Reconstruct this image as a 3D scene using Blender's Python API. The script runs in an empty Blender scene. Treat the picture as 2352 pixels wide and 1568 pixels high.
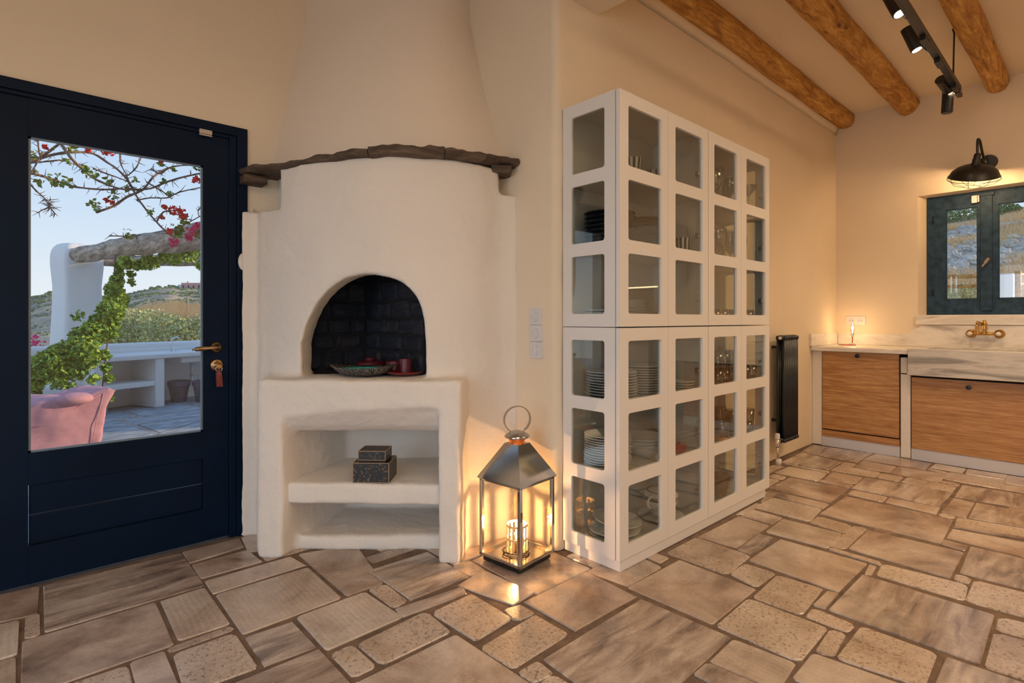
import bpy, bmesh, math, random
from mathutils import Vector, Matrix, noise
random.seed(7)
S = bpy.context.scene
COL = S.collection
# ------------------------------------------------------------------ camera
F, HZ, HC = 1240.0, 733.0, 1.07
YAW = math.atan2(1362.0, 1240.0)          # viewing direction, measured from the long wall
CA, SA = math.cos(YAW), math.sin(YAW)
def rw(r, w, z=0.0):                      # r to the right of the lens, w along the view, z up
    return (w*CA + r*SA, w*SA - r*CA, z)
def P(px, py, w):
    return Vector(rw((px-1176)/F*w, w, HC+(HZ-py)/F*w))
def wY(px, Y): return Y/(SA-(px-1176)/F*CA)
def wX(px, X): return X/(CA+(px-1176)/F*SA)
def onY(px, py, Y): return P(px, py, wY(px, Y))
def onX(px, py, X): return P(px, py, wX(px, X))
def onZ(px, py, z=0.0): return P(px, py, (HC-z)*F/(py-HZ))
cd = bpy.data.cameras.new('camera'); cam = bpy.data.objects.new('camera', cd); COL.objects.link(cam)
cd.sensor_width = 36; cd.lens = 36*F/2352; cd.shift_y = -(784-HZ)/2352
cd.clip_start = .05; cd.clip_end = 2000
cam.location = (0, 0, HC); cam.rotation_euler = (math.radians(90), 0, math.atan2(-CA, SA))
S.camera = cam
# ------------------------------------------------------------------ sky, sun, exposure
wd = bpy.data.worlds.new('sky'); S.world = wd; wd.use_nodes = True
nt = wd.node_tree; nt.nodes.clear()
tc = nt.nodes.new('ShaderNodeTexCoord'); sx = nt.nodes.new('ShaderNodeSeparateXYZ'); cr = nt.nodes.new('ShaderNodeValToRGB')
bg = nt.nodes.new('ShaderNodeBackground'); wo = nt.nodes.new('ShaderNodeOutputWorld')
nt.links.new(tc.outputs['Generated'], sx.inputs[0]); nt.links.new(sx.outputs['Z'], cr.inputs[0])
nt.links.new(cr.outputs[0], bg.inputs[0]); nt.links.new(bg.outputs[0], wo.inputs[0])
e = cr.color_ramp.elements
e[0].position = 0.0; e[0].color = (.80, .83, .86, 1)
e[1].position = .75; e[1].color = (.22, .40, .74, 1)
k = e.new(.12); k.color = (.64, .75, .89, 1)
k = e.new(.32); k.color = (.42, .60, .87, 1)
bg.inputs['Strength'].default_value = 1.12
def add_light(name, kind, loc, energy, color, size=.1, rot=(0, 0, 0), **kw):
    l = bpy.data.lights.new(name, kind); l.energy = energy; l.color = color
    if kind == 'AREA':
        l.shape = 'RECTANGLE'; l.size = size; l.size_y = kw.get('size_y', size)
    elif kind == 'SUN': l.angle = size
    else: l.shadow_soft_size = size
    if kind == 'SPOT': l.spot_size = kw.get('cone', 1.2); l.spot_blend = kw.get('blend', .5)
    o = bpy.data.objects.new(name, l); COL.objects.link(o); o.location = loc; o.rotation_euler = rot
    return o
def aim(o, target):
    d = Vector(target)-o.location; o.rotation_euler = d.to_track_quat('-Z', 'Y').to_euler()
sun = add_light('sun', 'SUN', (0, 0, 10), 4.2, (1, .70, .42), math.radians(1.0)); aim(sun, Vector((0, 0, 10))+Vector((-1, .42, -.27)))
WARM = (1.0, .66, .36)
LA = [((0.2, -.5, 2.86), 5, 1.5, 1.2), ((-1.5, -1.4, 2.86), 5, 1.2, 1.2), ((3.6, -1.0, 2.86), 37, 1.6, .9)]
for i, (lo, en, a, b) in enumerate(LA):   # fill lights added under the ceiling (their panels are built further down)
    add_light('ceiling_fill_light', 'AREA', lo, en, WARM, a, size_y=b)
for lo, tg, en, a, b_ in (((-1.4, -2.55, 1.1), (-1.1, 0, -.4), 19, 1.8, 1.9), ((-2.5, .4, 1.1), (0, .6, -.4), 23, 1.9, 1.9)):
    o_ = add_light('opening_fill_light', 'AREA', lo, en, (.78, .88, 1.0), a, size_y=b_); aim(o_, tg); o_.data.spread = math.radians(125)      # cool area lamps added at two invented openings behind the viewer
vs = S.view_settings; vs.view_transform = 'Standard'; vs.look = 'None'; vs.exposure = 0.06; vs.gamma = 1.0; vs.use_curve_mapping = False
# ------------------------------------------------------------------ materials
def new_mat(name):
    m = bpy.data.materials.new(name); m.use_nodes = True
    return m, m.node_tree, m.node_tree.nodes['Principled BSDF']
def link(t, a, b): t.links.new(a, b)
def ramp(t, fac, stops):
    r = t.nodes.new('ShaderNodeValToRGB'); el = r.color_ramp.elements
    while len(el) > 1: el.remove(el[-1])
    el[0].position = stops[0][0]; el[0].color = (*stops[0][1], 1)
    for p, c in stops[1:]:
        x = el.new(p); x.color = (*c, 1)
    link(t, fac, r.inputs[0]); return r.outputs[0]
def coords(t, scale=(1, 1, 1), rnd=False, rot=(0, 0, 0)):
    c = t.nodes.new('ShaderNodeTexCoord'); mp = t.nodes.new('ShaderNodeMapping'); mp.inputs['Scale'].default_value = scale
    mp.inputs['Rotation'].default_value = rot
    if rnd:
        oi = t.nodes.new('ShaderNodeObjectInfo'); mu = t.nodes.new('ShaderNodeMath'); mu.operation = 'MULTIPLY'; mu.inputs[1].default_value = 37
        link(t, oi.outputs['Random'], mu.inputs[0]); va = t.nodes.new('ShaderNodeVectorMath'); va.operation = 'ADD'
        link(t, c.outputs['Object'], va.inputs[0]); link(t, mu.outputs[0], va.inputs[1]); link(t, va.outputs[0], mp.inputs[0])
    else: link(t, c.outputs['Object'], mp.inputs[0])
    return mp.outputs[0]
def noi(t, vec, scale, detail=4, rough=.55, dist=0):
    n = t.nodes.new('ShaderNodeTexNoise'); n.inputs['Scale'].default_value = scale; n.inputs['Detail'].default_value = detail
    n.inputs['Roughness'].default_value = rough; n.inputs['Distortion'].default_value = dist
    if vec is not None: link(t, vec, n.inputs['Vector'])
    return n.outputs['Fac']
def bump(t, b, h, strength, dist=.01):
    n = t.nodes.new('ShaderNodeBump'); n.inputs['Strength'].default_value = strength; n.inputs['Distance'].default_value = dist
    link(t, h, n.inputs['Height'])
    link(t, n.outputs[0], b.inputs['Normal']); return n
def mixc(t, fac, a, b, mode='MIX'):
    m = t.nodes.new('ShaderNodeMix'); m.data_type = 'RGBA'; m.blend_type = mode
    for s, v in ((m.inputs[0], fac), (m.inputs[6], a), (m.inputs[7], b)):
        if hasattr(v, 'links'): link(t, v, s)
        else: s.default_value = v if isinstance(v, (int, float)) else (*v, 1)
    return m.outputs[2]
def solid(name, col, rough=.5, metal=0, var=0.0, vscale=8, bmp=0, bscale=60, coat=0, emit=None, es=0, spec=None):
    m, t, b = new_mat(name)
    b.inputs['Roughness'].default_value = rough; b.inputs['Metallic'].default_value = metal
    if coat: b.inputs['Coat Weight'].default_value = coat
    if spec is not None: b.inputs['Specular IOR Level'].default_value = spec
    if var or bmp: v = coords(t)
    if var:
        n = noi(t, v, vscale)
        link(t, ramp(t, n, [(.3, tuple(c*(1-var) for c in col)), (.7, tuple(min(1, c*(1+var)) for c in col))]), b.inputs['Base Color'])
    else: b.inputs['Base Color'].default_value = (*col, 1)
    if bmp: bump(t, b, noi(t, v, bscale), bmp)
    if emit: b.inputs['Emission Color'].default_value = (*emit, 1); b.inputs['Emission Strength'].default_value = es
    return m
def plaster(name, col, bs=.35):
    m, t, b = new_mat(name); v = coords(t); b.inputs['Roughness'].default_value = .85
    n1 = noi(t, v, 1.6, 5); link(t, ramp(t, n1, [(.3, tuple(c*.94 for c in col)), (.7, col)]), b.inputs['Base Color'])
    n2 = noi(t, v, 26, 6, .62, .4); n3 = noi(t, v, 5, 3)
    a = t.nodes.new('ShaderNodeMath'); a.operation = 'ADD'; link(t, n2, a.inputs[0]); link(t, n3, a.inputs[1])
    bump(t, b, a.outputs[0], bs, .012); return m
M = {}
M['plaster'] = plaster('wall_plaster', (.80, .68, .52), .22); M['plaster_h'] = plaster('hood_plaster_warm_lit', (.82, .71, .59), .35)  # hood: the fireplace plaster with warm light tinted into its colour
M['plaster_f'] = plaster('fireplace_plaster', (.82, .76, .69), .5)
M['white_out'] = plaster('outdoor_whitewash', (.86, .835, .80), .3)
def wood(name, c1, c2, c3, sc, rough=.45, knots=False, bs=.15, rnd=True, dist=1.2):
    m, t, b = new_mat(name); b.inputs['Roughness'].default_value = rough
    v = coords(t, sc, rnd)
    n = noi(t, v, 3.0, 6, .6, dist); col = ramp(t, n, [(.36, c1), (.5, c2), (.64, c3)])
    n2 = noi(t, v, 14, 3, .5, .5); col = mixc(t, .35, col, ramp(t, n2, [(.35, tuple(x*.55 for x in c1)), (.65, (1, 1, 1))]), 'MULTIPLY')
    if knots:
        vc = coords(t, (.5, 16, 16), rnd); ck = noi(t, vc, 2.2, 4, .6, .3); col = mixc(t, .9, col, ramp(t, ck, [(.30, (.10, .04, .015)), (.36, (1, 1, 1))]), 'MULTIPLY')
        v2 = coords(t, tuple(1+(s-1)*.28 for s in sc), rnd)
        vo = t.nodes.new('ShaderNodeTexVoronoi'); vo.inputs['Scale'].default_value = 4.2; link(t, v2, vo.inputs['Vector'])
        kf = ramp(t, vo.outputs['Distance'], [(.04, (.16, .07, .03)), (.17, (1, 1, 1))]); col = mixc(t, .85, col, kf, 'MULTIPLY')
    link(t, col, b.inputs['Base Color']); bump(t, b, n2, bs, .004); return m
M['oak'] = wood('oak_front', (.40, .185, .060), (.53, .275, .10), (.62, .35, .15), (9, .8, 15), .42)
M['beam'] = wood('pine_log', (.36, .15, .022), (.58, .29, .05), (.74, .43, .12), (1.0, 6, 6), .6, True, .5)
M['driftwood'] = wood('grey_weathered_wood', (.20, .165, .13), (.42, .35, .28), (.66, .56, .45), (8, .35, 8), .85, False, .6, False, .15)
M['navy'] = solid('navy_paint', (.0016, .0092, .027), .40, 0, .25, 3, .05, 90, spec=.12)
M['winblue'] = solid('worn_blue_grey_paint', (.024, .055, .095), .5, 0, .4, 20, .08, 90, spec=.2)
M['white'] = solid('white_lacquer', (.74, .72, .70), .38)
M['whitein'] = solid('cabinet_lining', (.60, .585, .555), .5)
M['bead'] = solid('grey_blue_glazing_seal', (.16, .22, .28), .35)
M['black'] = solid('black_metal', (.008, .008, .009), .4)
M['radiator'] = solid('dark_blue_enamel', (.006, .012, .02), .28)
M['steel'] = solid('polished_steel', (.52, .50, .47), .16, 1, .15, 5)
M['chrome'] = solid('chrome', (.75, .75, .76), .12, 1)
M['brass'] = solid('aged_brass', (.55, .33, .10), .24, 1, .3, 25)
M['bronze'] = solid('bronze_handle', (.38, .24, .12), .32, 1, .3, 25)
M['soot'] = solid('sooty_mortar', (.008, .009, .012), .9, 0, .5, 12, .4, 60)
M['porcelain'] = solid('white_porcelain', (.78, .77, .75), .18, coat=.5)
M['darkcer'] = solid('dark_stoneware', (.012, .012, .015), .22, coat=.4)
M['browncer'] = solid('brown_stoneware', (.025, .013, .008), .3, coat=.3)
M['bluecer'] = solid('grey_blue_porcelain', (.32, .40, .48), .2)
M['sleeve'] = solid('brushed_pale_brass', (.72, .55, .32), .5, .4)
M['copper'] = solid('copper', (.75, .25, .08), .3, .6)
M['red'] = solid('red_enamel', (.45, .02, .02), .3)
M['wax'] = solid('burgundy_wax', (.085, .008, .016), .38, 0, .1)
M['waxdish'] = solid('burgundy_saucer', (.20, .02, .015), .3)
M['paper'] = solid('brown_paper', (.20, .105, .055), .8)
M['leather'] = solid('red_leather', (.22, .035, .022), .5, 0, .15, 30, .2, 200)
M['plastic'] = solid('white_plastic', (.66, .65, .66), .4)
M['sensor'] = solid('beige_sensor', (.52, .42, .36), .5)
M['greyplastic'] = solid('white_kickboard', (.60, .60, .66), .35)
M['pot'] = solid('grey_clay_pot', (.095, .12, .16), .8, 0, .3, 9, .1)
M['fabric'] = solid('dusty_pink_fabric', (.60, .31, .385), .95, 0, .08, 20, .3, 300)
M['grout'] = solid('floor_grout', (.17, .115, .080), .9, 0, .3, 14, .5, 90)
M['palegrout'] = solid('pale_terrace_mortar', (.36, .33, .31), .9, 0, .2, 9, .3, 60)
M['black_rubber'] = solid('black_opening', (.004, .004, .005), .8)
M['bark'] = solid('vine_bark', (.20, .125, .09), .9, 0, .3, 30)
M['red_flower'] = solid('red_bract', (.85, .05, .04), .7)
M['pink_flower'] = solid('magenta_bract', (.85, .02, .20), .7)
M['wire'] = solid('black_cable', (.01, .008, .007), .5)
M['redwire'] = solid('red_cable', (.5, .03, .02), .5)
M['pinkhouse'] = solid('pink_house_wall', (.62, .36, .34), .9)
M['darkglass'] = solid('dark_window', (.03, .04, .05), .2)
M['text'] = solid('stamped_text', (.07, .01, .01), .7)
M['tin'] = solid('brown_band', (.12, .05, .03), .4)
def leafmat(name, a, b_):
    m, t, b = new_mat(name); b.inputs['Roughness'].default_value = .6
    v = coords(t); vo = t.nodes.new('ShaderNodeTexNoise'); vo.inputs['Scale'].default_value = 16; link(t, v, vo.inputs['Vector'])
    link(t, ramp(t, vo.outputs['Fac'], [(.32, a), (.68, b_)]), b.inputs['Base Color'])
    b.inputs['Subsurface Weight'].default_value = 0
    return m
M['leaf'] = leafmat('vine_leaf', (.045, .22, .035), (.42, .60, .09))
M['leaf2'] = leafmat('shrub_leaf', (.16, .27, .15), (.66, .66, .28))
M['olive'] = leafmat('tree_leaf', (.06, .13, .05), (.36, .44, .15))
M['bleaf'] = leafmat('bougainvillea_leaf', (.07, .20, .03), (.42, .46, .10))
M['shrubfar'] = leafmat('far_shrub', (.08, .14, .08), (.26, .30, .15))
def glassmat(name, tint, ior=1.5, gain=1.0, rough=.0, edge=0.0):
    m = bpy.data.materials.new(name); m.use_nodes = True; t = m.node_tree; t.nodes.clear()
    o = t.nodes.new('ShaderNodeOutputMaterial'); mx = t.nodes.new('ShaderNodeMixShader'); tr = t.nodes.new('ShaderNodeBsdfTransparent')
    gl = t.nodes.new('ShaderNodeBsdfGlossy'); fr = t.nodes.new('ShaderNodeLayerWeight'); fr.inputs[0].default_value = .5
    pw = t.nodes.new('ShaderNodeMath'); pw.operation = 'POWER'; pw.inputs[1].default_value = 5; link(t, fr.outputs['Facing'], pw.inputs[0])
    ml = t.nodes.new('ShaderNodeMath'); ml.operation = 'MULTIPLY_ADD'; ml.inputs[1].default_value = .96; ml.inputs[2].default_value = .04; link(t, pw.outputs[0], ml.inputs[0])
    mu = t.nodes.new('ShaderNodeMath'); mu.operation = 'MULTIPLY'; mu.inputs[1].default_value = gain; mu.use_clamp = True
    tr.inputs[0].default_value = (*tint, 1); gl.inputs['Roughness'].default_value = rough; gl.inputs[0].default_value = (1, 1, 1, 1)
    link(t, ml.outputs[0], mu.inputs[0]); link(t, mu.outputs[0], mx.inputs[0]); link(t, tr.outputs[0], mx.inputs[1]); link(t, gl.outputs[0], mx.inputs[2])
    if edge:
        lw = t.nodes.new('ShaderNodeLayerWeight'); lw.inputs[0].default_value = edge
        c = mixc(t, lw.outputs['Facing'], tint, (.62, .63, .62)); link(t, c, tr.inputs[0])
    link(t, mx.outputs[0], o.inputs[0]); return m
M['glass'] = glassmat('clear_pane', (.97, .985, .98), 1.5, 1.0)
M['cabglass'] = glassmat('tinted_cabinet_pane', (.86, .88, .86), 1.5, 1.35)
M['drink'] = glassmat('drinking_glass', (.95, .96, .96), 1.5, 3.5, .03, .6)
M['langlass'] = glassmat('lantern_glass', (.96, .96, .95), 1.5, 1.2)
def emis(name, col, st):
    m = bpy.data.materials.new(name); m.use_nodes = True; t = m.node_tree; t.nodes.clear()
    o = t.nodes.new('ShaderNodeOutputMaterial'); em = t.nodes.new('ShaderNodeEmission'); em.inputs[0].default_value = (*col, 1); em.inputs[1].default_value = st
    link(t, em.outputs[0], o.inputs[0]); return m
M['bulb'] = emis('lit_bulb', (1, .72, .40), 8); M['spotface'] = emis('lit_spot', (1, .85, .6), 9)
M['ledstrip'] = emis('led_strip', (1, .70, .38), 9); M['flame'] = emis('lit_filament', (1, .62, .26), 30)
M['panel'] = emis('fill_panel_face', (1, .74, .46), 3.2)  # glowing face of the added ceiling fill panels
def marble_sink():
    m, t, b = new_mat('grey_veined_marble'); b.inputs['Roughness'].default_value = .35; v = coords(t, (1.2, .7, 6))
    n = noi(t, v, 2.4, 7, .6, .9); link(t, ramp(t, n, [(.32, (.27, .25, .23)), (.43, (.46, .43, .39)), (.52, (.64, .60, .55)), (.62, (.50, .47, .43)), (.70, (.68, .64, .59))]), b.inputs['Base Color'])
    return m
M['marble_grey'] = marble_sink()
def marble():
    m, t, b = new_mat('veined_marble'); b.inputs['Roughness'].default_value = .32; v = coords(t, (1.2, .9, 4))
    n = noi(t, v, 2.0, 6, .55, 1.2); link(t, ramp(t, n, [(.30, (.34, .29, .25)), (.40, (.66, .61, .54)), (.50, (.78, .73, .66)), (.63, (.64, .59, .52)), (.72, (.80, .76, .70))]), b.inputs['Base Color'])
    return m
M['marble'] = marble()
def stonemat(name, base, light, dark, kind):
    m, t, b = new_mat(name); v = coords(t, (1, 1, 1), True)
    n = noi(t, v, 3.2, 6, .62, .7)
    if kind == 'band': v2 = coords(t, (1.3, 7, 1), True, (0, 0, .35)); n = noi(t, v2, 2.4, 6, .6, .8)
    col = ramp(t, n, [(.30, dark), (.46, base), (.66, light)])
    oi = t.nodes.new('ShaderNodeObjectInfo')
    col = mixc(t, .8, col, ramp(t, oi.outputs['Random'], [(0, (.80, .74, .70)), (.5, (1, .97, .94)), (1, (1.0, 1.0, 1.0))]), 'MULTIPLY')
    h = noi(t, v, 40, 4, .6); gr = noi(t, v, 120, 3, .7); col = mixc(t, .6, col, ramp(t, gr, [(.30, (.72, .68, .64)), (.60, (1.08, 1.08, 1.08))]), 'MULTIPLY')
    bl = noi(t, v, 1.5, 5, .7); col = mixc(t, ramp(t, bl, [(.50, (0, 0, 0)), (.68, (.55, .55, .55))]), col, (.70, .63, .56))
    if kind == 'speck':
        vo = noi(t, v, 85, 3, .7); col = mixc(t, .75, col, ramp(t, vo, [(.37, (.34, .25, .19)), (.45, (1, 1, 1))]), 'MULTIPLY'); h = vo
    if kind == 'comb':
        wv = t.nodes.new('ShaderNodeTexWave'); wv.inputs['Scale'].default_value = 16; wv.inputs['Distortion'].default_value = 1.5; link(t, v, wv.inputs['Vector']); h = wv.outputs['Fac']
    link(t, col, b.inputs['Base Color'])
    rr = t.nodes.new('ShaderNodeMapRange'); link(t, noi(t, v, 7, 4), rr.inputs[0]); rr.inputs[3].default_value = .16; rr.inputs[4].default_value = .40; b.inputs['Coat Weight'].default_value = .45; b.inputs['Coat Roughness'].default_value = .2
    link(t, rr.outputs[0], b.inputs['Roughness']); bump(t, b, h, .28 if kind != 'comb' else .16, .004); return m
M['st0'] = stonemat('limestone_smooth', (.39, .295, .235), (.62, .52, .44), (.17, .12, .095), 'plain')
M['st1'] = stonemat('limestone_speckled', (.50, .405, .325), (.62, .53, .45), (.35, .27, .21), 'speck')
M['st2'] = stonemat('limestone_banded', (.34, .265, .22), (.58, .50, .43), (.12, .095, .085), 'band')
M['st3'] = stonemat('limestone_combed', (.48, .39, .32), (.64, .56, .48), (.29, .225, .18), 'comb')
def slatemat(name, c1, c2, c3, sc):
    m, t, b = new_mat(name); b.inputs['Roughness'].default_value = .8; v = coords(t, sc, True)
    n = noi(t, v, 5, 7, .7, .6); link(t, ramp(t, n, [(.3, c1), (.5, c2), (.7, c3)]), b.inputs['Base Color']); bump(t, b, n, .7, .02); return m
M['slate'] = slatemat('brown_slate', (.035, .024, .016), (.10, .067, .045), (.22, .16, .115), (1, 1, 5))
M['paving'] = slatemat('blue_grey_slate', (.17, .21, .235), (.34, .395, .43), (.66, .68, .68), (1, 3.5, 1))
M['firestone'] = slatemat('sooty_stone', (.003, .006, .016), (.009, .014, .028), (.045, .038, .038), (1, 1, 3))
def speckle(name, base, spot, sc=90, rough=.35, lo=.56, hi=.64):
    m, t, b = new_mat(name); b.inputs['Roughness'].default_value = rough; v = coords(t); n = noi(t, v, sc, 2, .6)
    link(t, ramp(t, n, [(lo, base), (hi, spot)]), b.inputs['Base Color']); bump(t, b, n, .4, .003); return m
M['boxglaze'] = speckle('black_gold_glaze', (.010, .009, .007), (.22, .14, .06), 120, .25, .58, .68)
M['boxedge'] = solid('worn_gold_edge', (.34, .22, .12), .4)
M['bowlout'] = speckle('charcoal_speckled_clay', (.02, .02, .022), (.42, .36, .30), 210, .7, .54, .62)
M['turq'] = speckle('turquoise_glaze', (.05, .42, .38), (.12, .58, .52), 40, .2)
def hillmat(name, g1, g2, g3, sc):
    m, t, b = new_mat(name); b.inputs['Roughness'].default_value = .95; v = coords(t)
    vz = coords(t, (.25, .25, 3.2)); n = noi(t, v, sc, 8, .7); n2 = noi(t, vz, sc*.35, 5, .6, .5)
    a = mixc(t, ramp(t, n2, [(.42, (0, 0, 0)), (.56, (1, 1, 1))]), ramp(t, n, [(.35, g1), (.62, g2)]), ramp(t, n, [(.3, g2), (.6, g3)]))
    link(t, a, b.inputs['Base Color']); bump(t, b, n, .9, .3); return m
M['hill'] = hillmat('far_hillside', (.13, .145, .10), (.36, .33, .27), (.66, .48, .28), .35)
M['hill2'] = hillmat('rocky_slope', (.34, .32, .29), (.74, .68, .60), (.92, .68, .40), 1.6)
M['rock'] = slatemat('grey_rock', (.30, .27, .23), (.58, .52, .44), (.85, .78, .66), (1, 1, 1))
M['drygrass'] = leafmat('dry_grass', (.62, .40, .18), (.92, .68, .38))
# ------------------------------------------------------------------ mesh helpers
class MB:
    def __init__(s): s.v = []; s.f = []
    def add(s, v, f):
        n = len(s.v); s.v += [tuple(x) for x in v]; s.f += [tuple(i+n for i in q) for q in f]; return s
    def box(s, a, b):
        x0, y0, z0 = a; x1, y1, z1 = b
        return s.add([(x0, y0, z0), (x1, y0, z0), (x1, y1, z0), (x0, y1, z0), (x0, y0, z1), (x1, y0, z1), (x1, y1, z1), (x0, y1, z1)],
                     [(0, 3, 2, 1), (4, 5, 6, 7), (0, 1, 5, 4), (1, 2, 6, 5), (2, 3, 7, 6), (3, 0, 4, 7)])
    def obox(s, c, ax, ay, az):
        c, ax, ay, az = map(Vector, (c, ax, ay, az)); v = []
        for k in (-1, 1):
            for i, j in ((-1, -1), (1, -1), (1, 1), (-1, 1)): v.append(c+ax*i+ay*j+az*k)
        return s.add(v, [(0, 3, 2, 1), (4, 5, 6, 7), (0, 1, 5, 4), (1, 2, 6, 5), (2, 3, 7, 6), (3, 0, 4, 7)])
    def prism(s, poly, z0, z1):
        n = len(poly); v = [(*p, z0) for p in poly]+[(*p, z1) for p in poly]
        return s.add(v, [tuple(range(n-1, -1, -1)), tuple(range(n, 2*n))]+[(i, (i+1) % n, n+(i+1) % n, n+i) for i in range(n)])
    def loft(s, rings, cap=True, closed=True):
        n = len(rings[0]); v = [p for r in rings for p in r]; f = []
        for a in range(len(rings)-1):
            for i in range(n if closed else n-1):
                j = (i+1) % n; f.append((a*n+i, a*n+j, (a+1)*n+j, (a+1)*n+i))
        if cap and closed: f.append(tuple(range(n-1, -1, -1))); f.append(tuple((len(rings)-1)*n+i for i in range(n)))
        return s.add(v, f)
    def lathe(s, prof, n=24, c=(0, 0, 0), axis='z', cap=False):
        rings = []
        for r, z in prof:
            ring = []
            for i in range(n):
                a = 2*math.pi*i/n; u, w = r*math.cos(a), r*math.sin(a)
                p = {'z': (u, w, z), 'x': (z, u, w), 'y': (w, z, u)}[axis]
                ring.append((c[0]+p[0], c[1]+p[1], c[2]+p[2]))
            rings.append(ring)
        return s.loft(rings, cap)
    def tube(s, pts, rad, n=8, cap=True):
        pts = [Vector(p) for p in pts]; rad = rad if isinstance(rad, (list, tuple)) else [rad]*len(pts); rings = []
        up = Vector((0, 0, 1)); prev = None
        for i, p in enumerate(pts):
            d = (pts[min(i+1, len(pts)-1)]-pts[max(i-1, 0)])
            d = d.normalized() if d.length > 1e-9 else Vector((0, 0, 1))
            if prev is None: a = d.cross(up) if abs(d.z) < .95 else d.cross(Vector((1, 0, 0)))
            else: a = prev-d*prev.dot(d)
            a = a.normalized() if a.length > 1e-6 else d.orthogonal().normalized()
            b = d.cross(a); prev = a
            rings.append([p+(a*math.cos(2*math.pi*k/n)+b*math.sin(2*math.pi*k/n))*rad[i] for k in range(n)])
        return s.loft(rings, cap)
    def ball(s, c, r, nu=12, nv=8, sq=(1, 1, 1)):
        rings = []
        for j in range(1, nv):
            t = math.pi*j/nv
            rings.append([(c[0]+r*sq[0]*math.sin(t)*math.cos(2*math.pi*i/nu), c[1]+r*sq[1]*math.sin(t)*math.sin(2*math.pi*i/nu), c[2]-r*sq[2]*math.cos(t)) for i in range(nu)])
        return s.loft(rings)
    def mesh(s, name, smooth=False, off=(0, 0, 0), bevel=0, seg=2, recalc=True):
        me = bpy.data.meshes.new(name); me.from_pydata([(a-off[0], b-off[1], c-off[2]) for a, b, c in s.v], [], s.f)
        if recalc or bevel:
            bm = bmesh.new(); bm.from_mesh(me)
            if recalc: bmesh.ops.recalc_face_normals(bm, faces=bm.faces)
            if bevel:
                es = [e for e in bm.edges if len(e.link_faces) == 2 and e.calc_face_angle(0) > .5]
                bmesh.ops.bevel(bm, geom=es, offset=bevel, segments=seg, affect='EDGES', profile=.5)
            bm.to_mesh(me); bm.free()
        if smooth:
            for p in me.polygons: p.use_smooth = True
        me.update(); return me
    def build(s, name, m, parent=None, smooth=False, off=(0, 0, 0), bevel=0, seg=2, recalc=True, loc=None, auto=False):
        me = s.mesh(name, smooth or auto, off, bevel, seg, recalc); me.materials.append(m if not isinstance(m, str) else M[m])
        if auto: sharp(me)
        o = bpy.data.objects.new(name, me); COL.objects.link(o)
        if parent: o.parent = parent
        if loc is not None: o.location = loc
        return o
def sharp(me, ang=.6):
    bm = bmesh.new(); bm.from_mesh(me)
    for e_ in bm.edges: e_.smooth = not (len(e_.link_faces) == 2 and e_.calc_face_angle(0) > ang)
    bm.to_mesh(me); bm.free()
def tag(o, label, cat, group=None, kind=None):
    o['label'] = label; o['category'] = cat
    if group: o['group'] = group
    if kind: o['kind'] = kind
    return o
def struct(o, label=None): o['kind'] = 'structure'; (o.__setitem__('label', label) if label else None); return o
def thing(name, label, cat, loc=(0, 0, 0), rz=0, group=None):
    o = bpy.data.objects.new(name, None); COL.objects.link(o); o.location = loc; o.rotation_euler = (0, 0, rz); o.empty_display_size = .1
    return tag(o, label, cat, group)
def sroot(name, loc=(0, 0, 0), label=None):
    o = bpy.data.objects.new(name, None); COL.objects.link(o); o.location = loc; return struct(o, label)
def copy_tree(o, parent=None, loc=None, rz=None, label=None, group=None):
    c = o.copy(); COL.objects.link(c); c.parent = parent
    if loc is not None: c.location = loc
    if rz is not None: c.rotation_euler = (0, 0, rz)
    if label: c['label'] = label
    if group: c['group'] = group
    for ch in list(o.children): copy_tree(ch, c)
    return c
def bake(ob, mods):
    """apply modifiers given as (type, settings) to the object's mesh"""
    for ty, st in mods:
        md = ob.modifiers.new(ty, ty)
        for k_, v_ in st.items(): setattr(md, k_, v_)
    dg = bpy.context.evaluated_depsgraph_get(); dg.update()
    me = bpy.data.meshes.new_from_object(ob.evaluated_get(dg)); ob.modifiers.clear(); old = ob.data; ob.data = me
    bpy.data.meshes.remove(old); return ob
def cutter(mb):
    return mb.build('cut', M['soot'])
def drop(*obs):
    for o in obs: bpy.data.objects.remove(o, do_unlink=True)
def wobble(ob, amp, sc):
    for v in ob.data.vertices:
        n = noise.noise_vector(v.co*sc); v.co += n*amp
    ob.data.update()
ORD = ['top', 'second', 'third', 'fourth', 'fifth', 'sixth', 'seventh', 'eighth', 'ninth', 'tenth', 'eleventh', 'twelfth', 'thirteenth', 'fourteenth', 'fifteenth']
def ordn(i): return 'topmost' if i == 0 else ORD[i]+' from top'
# ================================================================== STRUCTURE
YD, XR, YB, XK, ZC = 2.89, 1.82, 1.70, 5.66, 2.95      # door wall, return wall, long wall, kitchen wall, ceiling
XL, YF = -2.6, -2.6
struct(MB().box((XL-.3, YF-.3, -.2), (XK+.3, YD+.3, -.0048)).build('floor', 'grout'), 'floor of irregular rectangular limestone slabs laid in brown grout')
FLOOR = bpy.data.objects['floor']
struct(MB().box((XL-.3, YF-.3, ZC), (XK+.3, YD+.3, ZC+.15)).build('ceiling', 'plaster'), 'cream plastered ceiling between the round log beams')
# door wall with opening
DX0, DX1, DZ = -.167, .834, 2.012
b = MB(); b.box((XL, YD, 0), (DX0, YD+.3, ZC)); b.box((DX1, YD, 0), (XR+.3, YD+.3, ZC)); b.box((DX0, YD, DZ), (DX1, YD+.3, ZC))
struct(b.build('wall_left', 'plaster'), 'cream plaster wall around the navy glazed door')
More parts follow.
